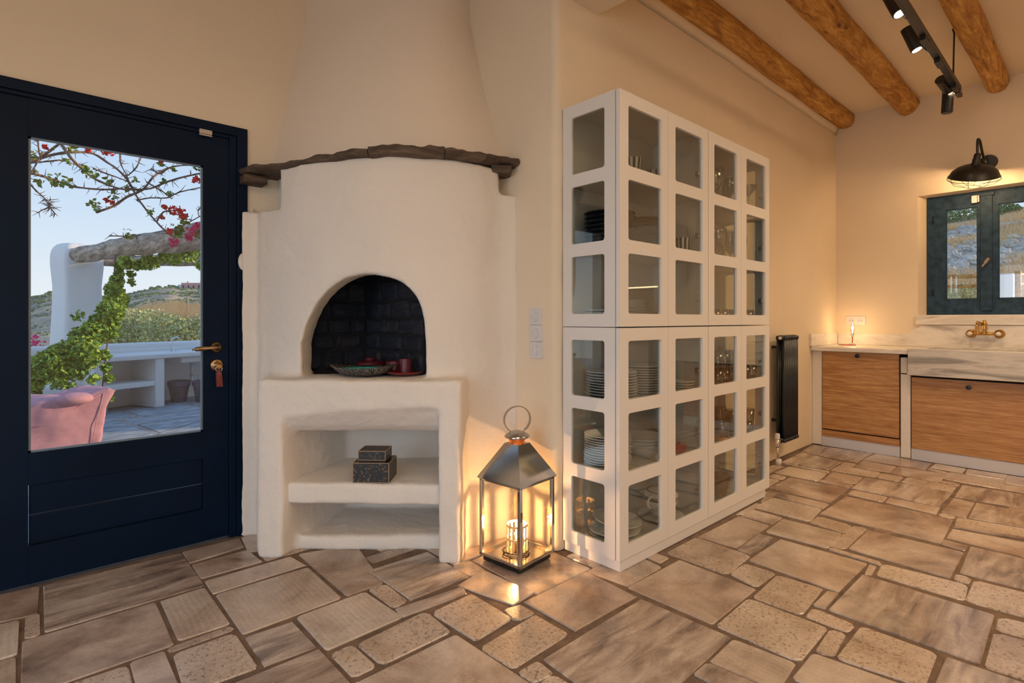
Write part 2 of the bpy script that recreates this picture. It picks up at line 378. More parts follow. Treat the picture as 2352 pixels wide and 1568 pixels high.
# return wall (faces -x)  and long wall with rounded corner
rc = .035; n_ = 6; arc = [(XR+rc-rc*math.cos(a*math.pi/2/n_), YB+rc-rc*math.sin(a*math.pi/2/n_)) for a in range(n_+1)]
b = MB(); rings = []
for i in range(24):
    z = ZC*i/23; d = .006*noise.noise(Vector((0, 3.1, z*3)))+.004*noise.noise(Vector((2, 0, z*9)))
    rings.append([(x+d*(1 if k > 0 else 0), y+d, z) for k, (x, y) in enumerate([(XR, 2.3)]+arc+[(2.2, YB), (2.2, 2.3)])])
b.loft(rings); struct(b.build('trim_1', 'plaster', smooth=False, auto=True), 'rounded plaster corner between fireplace and glazed cabinet')
struct(MB().box((XR, 2.3, 0), (2.2, YD, ZC)).build('wall_corner', 'plaster'), 'plaster wall between the fireplace and the rounded corner')
struct(MB().box((2.2, YB, 0), (XK+.3, YB+.3, ZC)).build('wall_back', 'plaster'), 'long cream plaster wall behind the glazed cabinet and the radiator')
# kitchen wall with window opening
WY0, WY1, WZ0, WZ1 = .205, 1.075, 1.105, 2.118
b = MB(); b.box((XK, WY1, 0), (XK+.3, YB, ZC)); b.box((XK, YF, 0), (XK+.3, WY0, ZC)); b.box((XK, WY0, 0), (XK+.3, WY1, WZ0)); b.box((XK, WY0, WZ1), (XK+.3, WY1, ZC))
struct(b.build('wall_right', 'plaster'), 'cream plaster kitchen wall around the blue window')
b = MB(); b.box((XL-.2, YF, 0), (XL, -.6, ZC)); b.box((XL-.2, 1.4, 0), (XL, YD, ZC)); b.box((XL-.2, -.6, 2.2), (XL, 1.4, ZC)); struct(b.build('wall_far_left', 'plaster'))
w3 = sroot('added_window_3', (XL, .4, 0)); b = MB()  # glazed opening added in the unseen wall to bring in daylight
for y in (-.6, .365, 1.33): b.box((XL-.1, y, 0), (XL-.04, y+.07, 2.2))
b.box((XL-.1, -.6, 2.13), (XL-.04, 1.4, 2.2)); b.build('window_frame', 'navy', w3, off=(XL, .4, 0))
MB().box((XL-.075, -.55, .08), (XL-.069, 1.35, 2.14)).build('pane', 'glass', w3, off=(XL, .4, 0))
b = MB(); b.box((XL, YF-.2, 0), (-2.4, YF, ZC)); b.box((-.4, YF-.2, 0), (XK, YF, ZC)); b.box((-2.4, YF-.2, 2.2), (-.4, YF, ZC))
struct(b.build('wall_front', 'plaster'))
# header between the rooms
struct(MB().box((XR, YF, 2.583), (2.136, YB+.02, ZC)).build('trim_2', 'plaster', bevel=.012), 'dropped plaster lintel between living room and kitchen')
# glazed opening added in the wall behind the viewer for daylight
w2 = sroot('added_window_2', (-1.4, YF, 0)); b = MB()
for x in (-2.4, -1.435, -.47): b.box((x, YF-.1, 0), (x+.07, YF-.04, 2.2))
b.box((-2.4, YF-.1, 2.13), (-.4, YF-.04, 2.2)); b.box((-2.4, YF-.1, 0), (-.4, YF-.04, .09)); b.build('window_frame', 'navy', w2, off=(-1.4, YF, 0))
MB().box((-2.35, YF-.075, .08), (-.45, YF-.069, 2.14)).build('pane', 'glass', w2, off=(-1.4, YF, 0))
# ---- log beams
def log_beam(name, y, z, r, label, seed, x0=2.136, x1=XK+.02):
    rings = []; n = 14
    for i in range(60):
        x = x0+(x1-x0)*i/59
        ring = []
        for k in range(n):
            a = 2*math.pi*k/n; rr = r*(1+.10*noise.noise(Vector((x*1.6, math.cos(a)*1.2+seed, math.sin(a)*1.2)))+.03*noise.noise(Vector((x*7, math.cos(a)*3+seed, math.sin(a)*3))))
            dy = .012*noise.noise(Vector((x*.8, seed, 0)))
            ring.append((x, y+dy+rr*math.cos(a), z+rr*math.sin(a)))
        rings.append(ring)
    c = (x0, y, z); b = MB().loft(rings); return tag(b.build(name, 'beam', smooth=True, off=c, loc=c), label, 'beam', 'round ceiling beams')
log_beam('ceiling_beam', 1.630, 2.920, .085, 'knotty orange pine log beam running along the top of the long wall', 1.3)
log_beam('ceiling_beam', 1.140, 2.915, .086, 'knotty orange pine log beam in the middle, left of the black track light', 5.1)
log_beam('ceiling_beam', .575, 2.915, .074, 'knotty orange pine log beam right of the black track light', 9.4)
# plaster fillet between the first beam and the wall
b = MB(); rings = []
for i in range(50):
    x = 2.14+(XK-2.14)*i/49; d = .012*noise.noise(Vector((x*3, 1, 4)))
    rings.append([(x, YB, 2.79+d), (x, YB-.022, 2.835+d), (x, YB-.05, 2.89), (x, YB, 2.95)])
b.loft(rings); struct(b.build('trim_3', 'plaster', smooth=True), 'bead of plaster along the beam on the long wall')
# ---- floor stones (corner points read in four crops of the floor)
Z5 = (0, 1200, 1.96); Z6 = (1150, 1250, 1.957); Z7 = (1400, 1000, 2.4706)
SQ = [(Z5, 0, [(-60,340),(172,285),(170,408),(-60,455)]), (Z5, 1, [(112,425),(180,405),(178,500),(112,518)]), (Z5, 3, [(-40,466),(85,440),(80,590),(-40,620)]),
(Z5, 3, [(-40,632),(75,602),(72,760),(-40,790)]), (Z5, 2, [(197,282),(815,137),(917,280),(207,487)]), (Z5, 0, [(105,530),(700,357),(778,546),(100,780)]),
(Z5, 0, [(822,133),(1075,70),(1095,108),(857,180)]), (Z5, 0, [(1085,66),(1170,42),(1190,120),(1118,130)]), (Z5, 0, [(865,187),(1112,122),(1180,172),(905,248)]),
(Z5, 0, [(925,262),(1310,152),(1375,190),(965,318)]), (Z5, 3, [(972,324),(1385,200),(1535,335),(1093,498)]), (Z5, 3, [(722,352),(920,290),(1032,455),(803,528)]),
(Z5, 1, [(758,562),(1038,462),(1048,480),(765,580)]), (Z5, 1, [(785,587),(1052,497),(1162,650),(840,762)]), (Z5, 0, [(590,628),(740,575),(812,740),(628,790)]),
(Z5, 1, [(150,780),(572,640),(595,735),(180,862)]), (Z5, 2, [(1105,512),(1315,443),(1422,555),(1190,643)]), (Z5, 2, [(1010,738),(1432,568),(1640,790),(1250,902)]),
(Z5, 3, [(1335,425),(1640,310),(1810,425),(1470,572)]), (Z5, 0, [(1345,140),(1600,95),(1722,268),(1558,325)]), (Z5, 2, [(1662,215),(1925,130),(2110,243),(1850,345)]),
(Z5, 1, [(1660,298),(1735,275),(1835,350),(1770,383)]), (Z5, 2, [(1780,388),(2085,287),(2098,322),(1812,422)]), (Z5, 1, [(1607,545),(1915,400),(2030,490),(1717,637)]),
(Z5, 1, [(1487,587),(1590,545),(1695,640),(1595,695)]), (Z5, 0, [(1600,718),(2050,502),(2395,730),(2000,955)]), (Z5, 1, [(1945,405),(2120,320),(2305,430),(2145,530)]),
(Z5, 0, [(2060,280),(2175,213),(2403,312),(2310,368)]), (Z5, 1, [(2030,195),(2110,168),(2190,213),(2115,240)]),
(Z6, 0, [(105,257),(385,123),(610,235),(340,385)]), (Z6, 1, [(12,295),(88,268),(155,308),(70,342)]), (Z6, 1, [(-95,464),(155,312),(305,402),(53,557)]),
(Z6, 1, [(75,572),(165,522),(238,575),(150,622)]), (Z6, 2, [(195,517),(632,243),(1030,415),(599,807)]), (Z6, 1, [(170,628),(242,584),(350,655),(272,705)]),
(Z6, 0, [(392,120),(560,20),(720,100),(572,184)]), (Z6, 0, [(572,192),(800,68),(1145,200),(950,355)]), (Z6, 1, [(1027,128),(1100,85),(1238,130),(1150,190)]),
(Z6, 1, [(1132,237),(1245,137),(1450,200),(1350,315)]), (Z6, 0, [(1405,272),(1468,205),(1518,216),(1462,285)]), (Z6, 1, [(970,367),(1115,243),(1470,375),(1340,525)]),
(Z6, 3, [(942,527),(1048,425),(1328,530),(1250,655)]), (Z6, 2, [(870,580),(930,532),(1245,668),(1180,745)]), (Z6, 1, [(1367,320),(1410,283),(1588,355),(1560,392)]),
(Z6, 1, [(1415,482),(1480,380),(1552,402),(1495,500)]), (Z6, 2, [(1475,292),(1625,135),(2215,315),(2150,535)]), (Z6, 1, [(1510,512),(1620,368),(1962,490),(1905,640)]),
(Z6, 3, [(1315,600),(1405,487),(1850,640),(1780,770)]), (Z6, 2, [(1945,640),(2000,503),(2420,645),(2400,810)]), (Z6, 1, [(2175,547),(2222,394),(2500,472),(2480,645)]),
(Z6, 1, [(2232,383),(2243,325),(2480,380),(2480,452)]), (Z6, 1, [(2090,252),(2130,160),(2520,255),(2520,370)]), (Z6, 1, [(2035,155),(2050,133),(2112,150),(2102,175)]),
(Z6, 1, [(1690,137),(1720,85),(2098,180),(2082,250)]), (Z6, 2, [(2060,125),(2112,8),(2560,112),(2530,245)]), (Z6, 1, [(1635,132),(1655,88),(1690,97),(1668,135)]),
(Z7, 1, [(322,665),(490,575),(800,680),(665,785)]), (Z7, 0, [(505,573),(735,455),(905,507),(720,635)]), (Z7, 2, [(727,646),(850,553),(952,583),(800,670)]),
(Z7, 3, [(890,545),(985,472),(1315,555),(1235,638)]), (Z7, 0, [(792,707),(970,588),(1458,725),(1300,885)]), (Z7, 0, [(745,453),(820,420),(980,465),(920,500)]),
(Z7, 1, [(822,408),(925,352),(1205,415),(1135,488)]), (Z7, 1, [(1130,490),(1190,457),(1375,510),(1330,550)]), (Z7, 1, [(1245,625),(1385,510),(1465,525),(1340,640)]),
(Z7, 1, [(1240,645),(1262,635),(1545,720),(1533,736)]), (Z7, 0, [(1360,642),(1470,537),(2005,662),(1930,808)]), (Z7, 0, [(1193,442),(1345,345),(1945,475),(1880,612)]),
(Z7, 0, [(905,295),(1025,237),(1355,300),(1250,378)]), (Z7, 0, [(945,345),(980,325),(1240,385),(1210,412)]), (Z7, 0, [(860,372),(905,312),(970,322),(880,372)]),
(Z7, 0, [(715,445),(830,382),(872,392),(770,445)]), (Z7, 1, [(1352,330),(1385,308),(1578,348),(1545,376)]), (Z7, 0, [(1562,377),(1590,350),(1870,405),(1850,445)]),
(Z7, 2, [(1375,298),(1455,238),(1950,322),(1870,403)]), (Z7, 1, [(1217,246),(1265,205),(1438,235),(1392,272)]), (Z7, 0, [(1187,258),(1210,250),(1380,280),(1355,298)]),
(Z7, 1, [(935,210),(1020,175),(1235,213),(1180,258)]), (Z7, 1, [(905,232),(935,217),(1008,233),(975,248)]), (Z7, 1, [(905,292),(905,242),(965,252),(908,290)]),
(Z7, 2, [(975,150),(1090,95),(1320,148),(1240,193)]), (Z7, 0, [(990,162),(1000,157),(1250,202),(1240,211)]), (Z7, 2, [(1090,92),(1150,52),(1500,100),(1400,150)]),
(Z7, 1, [(1310,165),(1330,149),(1398,160),(1375,177)]), (Z7, 1, [(1250,195),(1310,168),(1535,208),(1507,235)]), (Z7, 0, [(1390,178),(1440,141),(1625,175),(1585,208)]),
(Z7, 0, [(1440,136),(1510,103),(1825,158),(1792,194)]), (Z7, 1, [(1518,237),(1545,214),(1668,235),(1640,262)]), (Z7, 0, [(1585,210),(1637,176),(1922,216),(1865,262)]),
(Z7, 0, [(1800,190),(1815,183),(1922,209),(1905,215)]), (Z7, 0, [(1820,180),(1850,159),(2020,187),(2000,212)]), (Z7, 1, [(1650,265),(1690,237),(1970,290),(1945,320)]),
(Z7, 1, [(1870,262),(1885,253),(1985,272),(1975,286)]), (Z7, 1, [(1895,245),(1927,208),(2245,252),(2220,303)]), (Z7, 0, [(2017,214),(2035,189),(2260,222),(2242,249)]),
(Z7, 0, [(2240,268),(2262,225),(2500,262),(2480,308)]), (Z7, 0, [(2222,303),(2240,273),(2480,314),(2480,345)]), (Z7, 2, [(1957,345),(2005,281),(2500,357),(2500,438)]),
(Z7, 0, [(1882,430),(1955,352),(2070,377),(2025,465)]), (Z7, 1, [(1865,450),(1882,436),(1965,455),(1950,470)]), (Z7, 2, [(2037,465),(2085,380),(2500,462),(2500,545)]),
(Z7, 1, [(1957,510),(1975,464),(2480,547),(2480,592)]), (Z7, 0, [(1952,521),(1962,514),(2480,602),(2480,612)]), (Z7, 0, [(1917,578),(1945,527),(2400,612),(2350,685)]),
(Z7, 0, [(1882,618),(1900,592),(2033,624),(2010,653)])]
def inpoly(p, q):
    c = False; n = len(q)
    for i in range(n):
        a, d = q[i], q[(i+1) % n]
        if (a[1] > p[1]) != (d[1] > p[1]) and p[0] < (d[0]-a[0])*(p[1]-a[1])/(d[1]-a[1])+a[0]: c = not c
    return c
def stone_mesh(q, top=0.0, z0=-.012, rad=.02, bev=.005, jit=.002, into=None, grow=0.0):
    """stone with rounded corners and a worn bevelled rim; q = four corners"""
    q = [Vector((x, y)) for x, y in q]; area = sum(q[i].x*q[(i+1) % 4].y-q[(i+1) % 4].x*q[i].y for i in range(4))
    if area < 0: q.reverse()
    c = sum(q, Vector((0, 0)))/4; out = []
    for i in range(4):
        p, a, d = q[i], q[i-1], q[(i+1) % 4]
        u, v = (a-p), (d-p); r = min(rad, .3*u.length, .3*v.length); u.normalize(); v.normalize()
        m = p+(u+v)*r*.33
        out += [p+u*r, m, p+v*r]
    out = [o+(o-c).normalized()*grow+Vector((random.uniform(-jit, jit), random.uniform(-jit, jit))) for o in out]
    n = len(out); tp = [(o.x+(c.x-o.x)*min(.4, bev/(max((c-o).length, .01))), o.y+(c.y-o.y)*min(.4, bev/(max((c-o).length, .01))), top) for o in out]
    v = tp+[(o.x, o.y, top-bev*.7) for o in out]+[(o.x, o.y, z0) for o in out]
    f = [tuple(range(n))]+[(i, n+i, n+(i+1) % n, (i+1) % n) for i in range(n)]+[(n+i, 2*n+i, 2*n+(i+1) % n, n+(i+1) % n) for i in range(n)]
    mb = into or MB(); mb.add(v, f); return mb, c
quads = []
for (ox, oy, sc), kd, q in SQ:
    w = []
    for x, y in q:
        p = onZ(ox+x/sc, oy+y/sc); w.append((p.x, p.y))
    quads.append(w)
    mb, c = stone_mesh(w, top=random.uniform(-.0015, .0015), rad={0: .007, 1: .018, 2: .006, 3: .012}[kd], bev=.0042, jit=.0028, grow=.0035)
    mb.build('stone', M['st%d' % kd], FLOOR, off=(c.x, c.y, 0), loc=(c.x, c.y, 0), recalc=False)
G = .085; occ = {}
def blocked(x, y):
    if x < XL or x > XK or y < YF or y > YD or (x > XR and y > YB): return True
    for q in quads:
        if abs(x-q[0][0]) < 1.6 and abs(y-q[0][1]) < 1.6 and inpoly((x, y), q): return True
    return False
nx, ny = int((XK-XL)/G), int((YD-YF)/G)
free = set()
for i in range(nx):
    for j in range(ny):
        x, y = XL+i*G, YF+j*G
        if not any(blocked(x+dx*G, y+dy*G) for dx, dy in ((.5, .5), (.15, .15), (.85, .15), (.15, .85), (.85, .85))): free.add((i, j))
far = MB(); rf = random.Random(3)
for i in range(nx):
    for j in range(ny):
        if (i, j) not in free: continue
        w_, h_ = rf.choice([(7, 4), (4, 4), (5, 3), (3, 3), (6, 5), (3, 2), (4, 6), (2, 3)])
        ww = 0
        while ww < w_ and (i+ww, j) in free: ww += 1
        hh = 1
        while hh < h_ and all((i+k, j+hh) in free for k in range(ww)): hh += 1
        for a in range(ww):
            for d in range(hh): free.discard((i+a, j+d))
        x, y = XL+i*G, YF+j*G; g = .007; q = [(x+g, y+g), (x+ww*G-g, y+g), (x+ww*G-g, y+hh*G-g), (x+g, y+hh*G-g)]
        cx, cy = x+ww*G/2, y+hh*G/2; w = cx*CA+cy*SA; r = cx*SA-cy*CA
        vis = w > .3 and -60 < 1176+r/w*F < 2420 and HZ+HC/w*F < 1640
        if vis:
            mb, c = stone_mesh(q, rad=.008, grow=.002); mb.build('stone', M['st%d' % rf.choice([0, 0, 1, 1, 2, 3])], FLOOR, off=(c.x, c.y, 0), loc=(c.x, c.y, 0), recalc=False)
        else: stone_mesh(q, rad=.02, into=far)
o = far.build('stone_slabs', M['st0'], FLOOR, recalc=False); o['kind'] = 'stuff'
# ================================================================== DOOR
DO = (.33, YD, 0)
d1 = sroot('door_1', DO, 'navy blue glazed door with a square pane above two boards')
def dbox(x0, x1, z0, z1, y0, y1, mb=None): return (mb or MB()).box((x0, y0, z0), (x1, y1, z1))
b = MB(); dbox(.790, DX1+.004, 0, DZ+.004, YD-.012, YD+.07, b); dbox(DX0-.004, -.123, 0, DZ+.004, YD-.012, YD+.07, b); dbox(-.123, .790, 1.972, DZ+.004, YD-.012, YD+.07, b)
b.build('door_frame', 'navy', d1, off=DO, bevel=.002)
b = MB(); dbox(.757, .790, 0, 1.972, YD-.003, YD+.06, b); dbox(-.123, -.09, 0, 1.972, YD-.003, YD+.06, b); dbox(-.09, .757, 1.955, 1.972, YD-.003, YD+.06, b); b.build('rebate', 'navy', d1, off=DO, bevel=.003)
GX0, GX1, GZ0, GZ1 = .0228, .6435, .535, 1.802
b = MB(); dbox(GX1, .754, .012, 1.952, YD+.002, YD+.05, b); dbox(-.087, GX0, .012, 1.952, YD+.002, YD+.05, b); b.build('stile', 'navy', d1, off=DO, bevel=.0015)
b = MB(); dbox(GX0, GX1, GZ1, 1.952, YD+.002, YD+.05, b); dbox(GX0, GX1, .407, GZ0, YD+.002, YD+.05, b); dbox(GX0, GX1, .012, .164, YD+.002, YD+.05, b); b.build('rail', 'navy', d1, off=DO)
for z0, z1 in ((.166, .283), (.287, .405)): dbox(GX0+.002, GX1-.002, z0, z1, YD+.012, YD+.04).build('board', 'navy', d1, off=DO, bevel=.003)
dbox(GX0-.006, GX1+.006, GZ0-.006, GZ1+.006, YD+.022, YD+.028).build('pane', 'glass', d1, off=DO)
b = MB()
for x0, x1, z0, z1 in ((GX0-.001, GX0+.008, GZ0-.001, GZ1+.001), (GX1-.008, GX1+.001, GZ0-.001, GZ1+.001), (GX0, GX1, GZ0, GZ0+.008), (GX0, GX1, GZ1-.008, GZ1)): dbox(x0, x1, z0, z1, YD+.012, YD+.021, b)
b.build('glazing_bead', M['bead'], d1, off=DO)
hp = onY(497, 797, YD); lp = onY(498, 838, YD)
b = MB(); b.lathe([(0, 0), (.026, 0), (.026, -.004), (.020, -.009), (.012, -.014), (.010, -.045), (0, -.047)], 24, (hp.x, YD+.002, hp.z), 'y'); b.build('handle_rose', 'bronze', d1, smooth=True, off=DO)
b = MB(); b.tube([(hp.x, YD-.042, hp.z), (hp.x-.022, YD-.046, hp.z-.001), (hp.x-.03, YD-.046, hp.z-.001), (hp.x-.035, YD-.046, hp.z-.001), (hp.x-.085, YD-.046, hp.z-.004), (hp.x-.098, YD-.046, hp.z-.005), (hp.x-.104, YD-.046, hp.z-.006), (hp.x-.112, YD-.046, hp.z-.006)], [.010, .010, .013, .009, .011, .010, .004, .005], 12)
b.build('door_handle', 'bronze', d1, smooth=True, off=DO)
b = MB(); b.lathe([(0, 0), (.029, 0), (.029, -.003), (.023, -.007), (.012, -.007), (.011, -.012), (0, -.012)], 24, (lp.x, YD+.002, lp.z), 'y'); b.build('lock_plate', 'bronze', d1, smooth=True, off=DO)
t = thing('key_ring', 'key in the door lock with a red leather tag hanging from its ring', 'key ring', (lp.x, YD-.02, lp.z))
k0 = (lp.x, YD-.02, lp.z)
b = MB(); b.box((lp.x-.002, YD-.035, lp.z-.006), (lp.x+.002, YD+.0, lp.z+.006)); b.lathe([(0, -.034), (.010, -.034), (.010, -.037), (0, -.037)], 14, (lp.x, YD, lp.z-.004), 'y'); b.build('key', 'brass', t, off=k0)
rg = [(lp.x+.014*math.sin(a), YD-.038, lp.z-.016+.014*math.cos(a)) for a in [i*math.pi/9 for i in range(19)]]; MB().tube(rg, .0014, 6, False).build('ring', 'chrome', t, smooth=True, off=k0)
b = MB(); b.obox((lp.x+.003, YD-.040, lp.z-.066), (.011, 0, -.001), (0, .0012, 0), (.0025, 0, -.035)); b.obox((lp.x+.000, YD-.031, lp.z-.066), (.011, 0, 0), (0, .0012, 0), (.0015, 0, -.035)); b.obox((lp.x+.001, YD-.038, lp.z-.028), (.006, 0, 0), (0, .002, 0), (0, 0, .008))
b.obox((lp.x+.004, YD-.0355, lp.z-.100), (.011, 0, 0), (0, .0055, 0), (0, 0, .0012)); tg = b.build('leather_tag', 'leather', t, off=k0, bevel=.0006)
MB().lathe([(0, 0), (.003, 0), (.002, -.002), (0, -.002)], 10, (lp.x+.001, YD-.0415, lp.z-.038), 'y').build('rivet', 'chrome', t, off=k0)
fc = bpy.data.curves.new('stamp', 'FONT'); fc.body = 'VOOX'; fc.size = .017; fc.extrude = .0003; fc.align_x = 'CENTER'; fc.align_y = 'CENTER'
fo = bpy.data.objects.new('tmp', fc); COL.objects.link(fo); dg = bpy.context.evaluated_depsgraph_get(); me = bpy.data.meshes.new_from_object(fo.evaluated_get(dg)); drop(fo)
me.materials.append(M['text']); o = bpy.data.objects.new('stamped_letters', me); COL.objects.link(o); o.parent = t; o.location = (.0035, -.0215, -.072); o.rotation_euler = (math.radians(90), math.radians(90), 0)
s0 = onY(457, 296, YD-.012); s1 = onY(486, 315, YD-.012); t = thing('door_sensor', 'small beige two part contact sensor on the top corner of the door frame', 'sensor', (s0.x, YD-.012, s1.z))
b = MB(); b.box((s0.x, YD-.026, s1.z+.006), (s1.x, YD-.0125, s0.z)); b.build('sensor_body', 'sensor', t, off=(s0.x, YD-.012, s1.z), bevel=.002)
MB().box((s0.x, YD-.022, s1.z-.001), (s1.x, YD-.0125, s1.z+.0045)).build('magnet', 'sensor', t, off=(s0.x, YD-.012, s1.z), bevel=.001)
# plaster nub at the door jamb
b = MB(); c = onY(560, 601, YD-.01); b.ball(c, .045, 14, 10, (.62, .35, 1.0)); b.box((.850, YD-.014, .0), (.872, YD+.01, 1.62)); struct(b.build('trim_4', 'plaster_f', smooth=True), 'hand shaped plaster edge with a rounded nub beside the door')
# ================================================================== FIREPLACE
FO = (1.82, 2.89, 0)
fp = thing('fireplace', 'white plastered corner fireplace with arched opening and open shelf niches', 'fireplace', FO)
def offs(ob): ob.data.transform(Matrix.Translation((-FO[0], -FO[1], 0))); ob.parent = fp; return ob
def catmull(pts, n=5):
    out = []; P_ = [pts[0]]+list(pts)+[pts[-1]]
    for i in range(1, len(P_)-2):
        for k in range(n):
            t_ = k/n; a, b_, c_, d_ = (Vector(P_[i-1]), Vector(P_[i]), Vector(P_[i+1]), Vector(P_[i+2]))
            out.append(tuple(.5*((2*b_)+(c_-a)*t_+(2*a-5*b_+4*c_-d_)*t_*t_+(3*b_-a-3*c_+d_)*t_**3)))
    out.append(tuple(pts[-1])); return [Vector(p_) for p_ in out]
def wpt(px, w): p = rw((px-1176)/F*w, w); return (p[0], p[1])
front = [(.874, 2.90), (.872, 2.80), wpt(603, 2.655), wpt(650, 2.585), wpt(700, 2.53), wpt(760, 2.482), wpt(830, 2.452), wpt(900, 2.446), wpt(970, 2.462), wpt(1040, 2.50), wpt(1100, 2.56), wpt(1150, 2.64), (1.828, 1.955)]
arcp = catmull(front, 4)
inner = []
for i, p in enumerate(arcp):
    a = Vector(arcp[max(i-1, 0)]); c = Vector(arcp[min(i+1, len(arcp)-1)]); d = (c-a).normalized(); nrm = Vector((-d.y, d.x))
    q = Vector(p)+nrm*.135; q.x = min(q.x, 1.90); q.y = min(q.y, 2.93); inner.append(tuple(q))
shell = MB(); n = len(arcp)
poly = arcp+inner[::-1]
m2 = len(poly)
shell.v = [(*p, -.01) for p in poly]+[(*p, 1.815) for p in poly]
for i in range(n-1):
    j = m2-1-i
    shell.f += [(i, i+1, m2+i+1, m2+i), (j, m2+j, m2+j-1, j-1), (i, j, j-1, i+1), (m2+i, m2+i+1, m2+j-1, m2+j)]
shell.f += [(0, m2, m2+m2-1, m2-1), (n-1, n, m2+n, m2+n-1)]
body = shell.build('body', 'plaster_f')
pl = [rw(-1.150, 2.425), rw(-.70, 2.385), rw(-.226, 2.365), rw(-.205, 2.50), rw(-.29, 3.02), rw(-.96, 3.02), rw(-1.19, 2.66)]
block = MB().prism([(x, y) for x, y, _ in pl], -.01, .802).build('block', 'plaster_f')
def rl(w): return -1.035+(w-2.40)*.30
def rr_(w): return -.325-(w-2.40)*.02
prof = [(2.20, -.06), (2.515, -.06), (2.515, .062), (2.90, .062), (2.90, .552), (2.50, .552), (2.455, .585), (2.385, .672), (2.2, .80)]
cav = MB().loft([[rw(rl(w), w, z) for w, z in prof], [rw(rr_(w), w, z) for w, z in prof]])
cav = cutter(cav)
ap = [(-.996, .803), (-.996, .955), (-.960, 1.056), (-.900, 1.156), (-.797, 1.239), (-.684, 1.275), (-.574, 1.267), (-.486, 1.230), (-.428, 1.155), (-.405, 1.076), (-.395, .957), (-.395, .803)]
ap = [ap[0]]+catmull(ap[1:-1], 4)+[ap[-1]]
arch = cutter(MB().loft([[rw(r, 2.2, z) for r, z in ap], [rw(r, 2.82, z) for r, z in ap]]))
nr = cutter(MB().loft([[rw(r, 2.3, z) for r, z in ((-.078, 1.70), (-.066, 1.682), (-.028, 1.682), (.2, 1.682), (.2, 1.9), (-.078, 1.9))], [rw(r+.02, 2.95, z) for r, z in ((-.078, 1.70), (-.066, 1.682), (-.028, 1.682), (.2, 1.682), (.2, 1.9), (-.078, 1.9))]]))
nl = cutter(MB().box((.70, 2.68, 1.605), (.985, 3.0, 1.9)))
bm_ = bmesh.new(); bm_.from_mesh(body.data); bm_.from_mesh(block.data); bm_.to_mesh(body.data); bm_.free()
bake(body, [('REMESH', dict(mode='VOXEL', voxel_size=.013, use_smooth_shade=True))])
for c_ in (cav, arch, nr, nl): bake(body, [('BOOLEAN', dict(operation='DIFFERENCE', object=c_, solver='EXACT'))])
drop(block, cav, arch, nr, nl)
bake(body, [('REMESH', dict(mode='VOXEL', voxel_size=.0105, use_smooth_shade=True)), ('SMOOTH', dict(iterations=9, factor=.5))])
wobble(body, .007, 5.0); wobble(body, .0022, 22.0)
offs(body)
def soft_prism(name, poly, z0, z1, vox=.010, it=5, mat='plaster_f'):
    o = MB().prism(poly, z0, z1).build(name, mat); bake(o, [('REMESH', dict(mode='VOXEL', voxel_size=vox, use_smooth_shade=True)), ('SMOOTH', dict(iterations=it, factor=.5))]); wobble(o, .005, 7); return offs(o)
soft_prism('shelf', [rw(rl(2.45)-.03, 2.455)[:2], rw(-.31, 2.425)[:2], rw(-.34, 2.92)[:2], rw(rl(2.9)-.04, 2.92)[:2]], .232, .328)
# hood
rings = []
for i in range(40):
    z = 1.79+(ZC+.01-1.79)*i/39; t_ = min(1, (z-1.79)/.91)
    e_ = t_**.85
    Lp = Vector((.93+.21*e_, 2.90)); Rp = Vector((1.83, 2.02+.33*e_)); wc = 2.50+.24*e_; Mp = Vector(rw(-.585+.05*e_, wc)[:2])
    # quadratic through the three points with fuller shoulders
    ring = []
    ctrl = Mp*2-(Lp+Rp)*.5
    for k in range(25):
        u = k/24; p = Lp*(1-u)**2+ctrl*2*u*(1-u)+Rp*u*u
        ring.append((p.x+.006*noise.noise(Vector((u*4, z*2, 1))), p.y+.006*noise.noise(Vector((u*4, z*2, 7))), z))
    ring += [(1.83, 2.90, z)]
    rings.append(ring)
o = MB().loft(rings).build('hood', 'plaster_h', auto=True); offs(o)
# slate ledge in four lengths
top = [(557, 2.695), (600, 2.65), (650, 2.60), (700, 2.555), (760, 2.49), (800, 2.46), (850, 2.435), (900, 2.425), (960, 2.435), (1000, 2.45), (1040, 2.475), (1080, 2.515), (1120, 2.57), (1150, 2.62), (1187, 2.672)]
led = catmull([(*wpt(x, w),) for x, w in top], 4); cum = len(led)-1
cuts = [0, .395, .64, .83, 1.0]; cuts = [0, 24, 38, 47, cum]
for s in range(4):
    i0, i1 = cuts[s], cuts[s+1]; rings = []; m3 = (i1-i0)*2
    for k in range(m3+1):
        tt = i0+.06+(i1-i0-.12)*k/m3; i = min(int(tt), cum-1); fr = tt-i; p = Vector(led[i]).lerp(Vector(led[i+1]), fr)
        d = (Vector(led[min(i+2, cum)])-Vector(led[max(i-1, 0)])).normalized(); nn = Vector((-d.y, d.x))
        u = tt/cum; zb = 1.782+.04*u+.010*noise.noise(Vector((u*9, s*5, 0))); zt = zb+.036+.006*s*(s == 1)+.010*noise.noise(Vector((u*25, s*3, 4)))
        f_ = .010*noise.noise(Vector((u*40, s, 2)))+(.006 if s == 1 else 0)
        q = lambda a, z, s1=0: (p.x+nn.x*a, p.y+nn.y*a, z)
        rings.append([q(-.022+f_, zb+.006), q(-.030+f_, (zb+zt)/2+.006*noise.noise(Vector((u*60, 1, s)))), q(-.024-f_, zt-.003), q(.02, zt), q(.16, zt), q(.16, zb), q(.02, zb-.003)])
    o = MB().loft(rings).build('ledge_stone', 'slate', auto=True); offs(o)
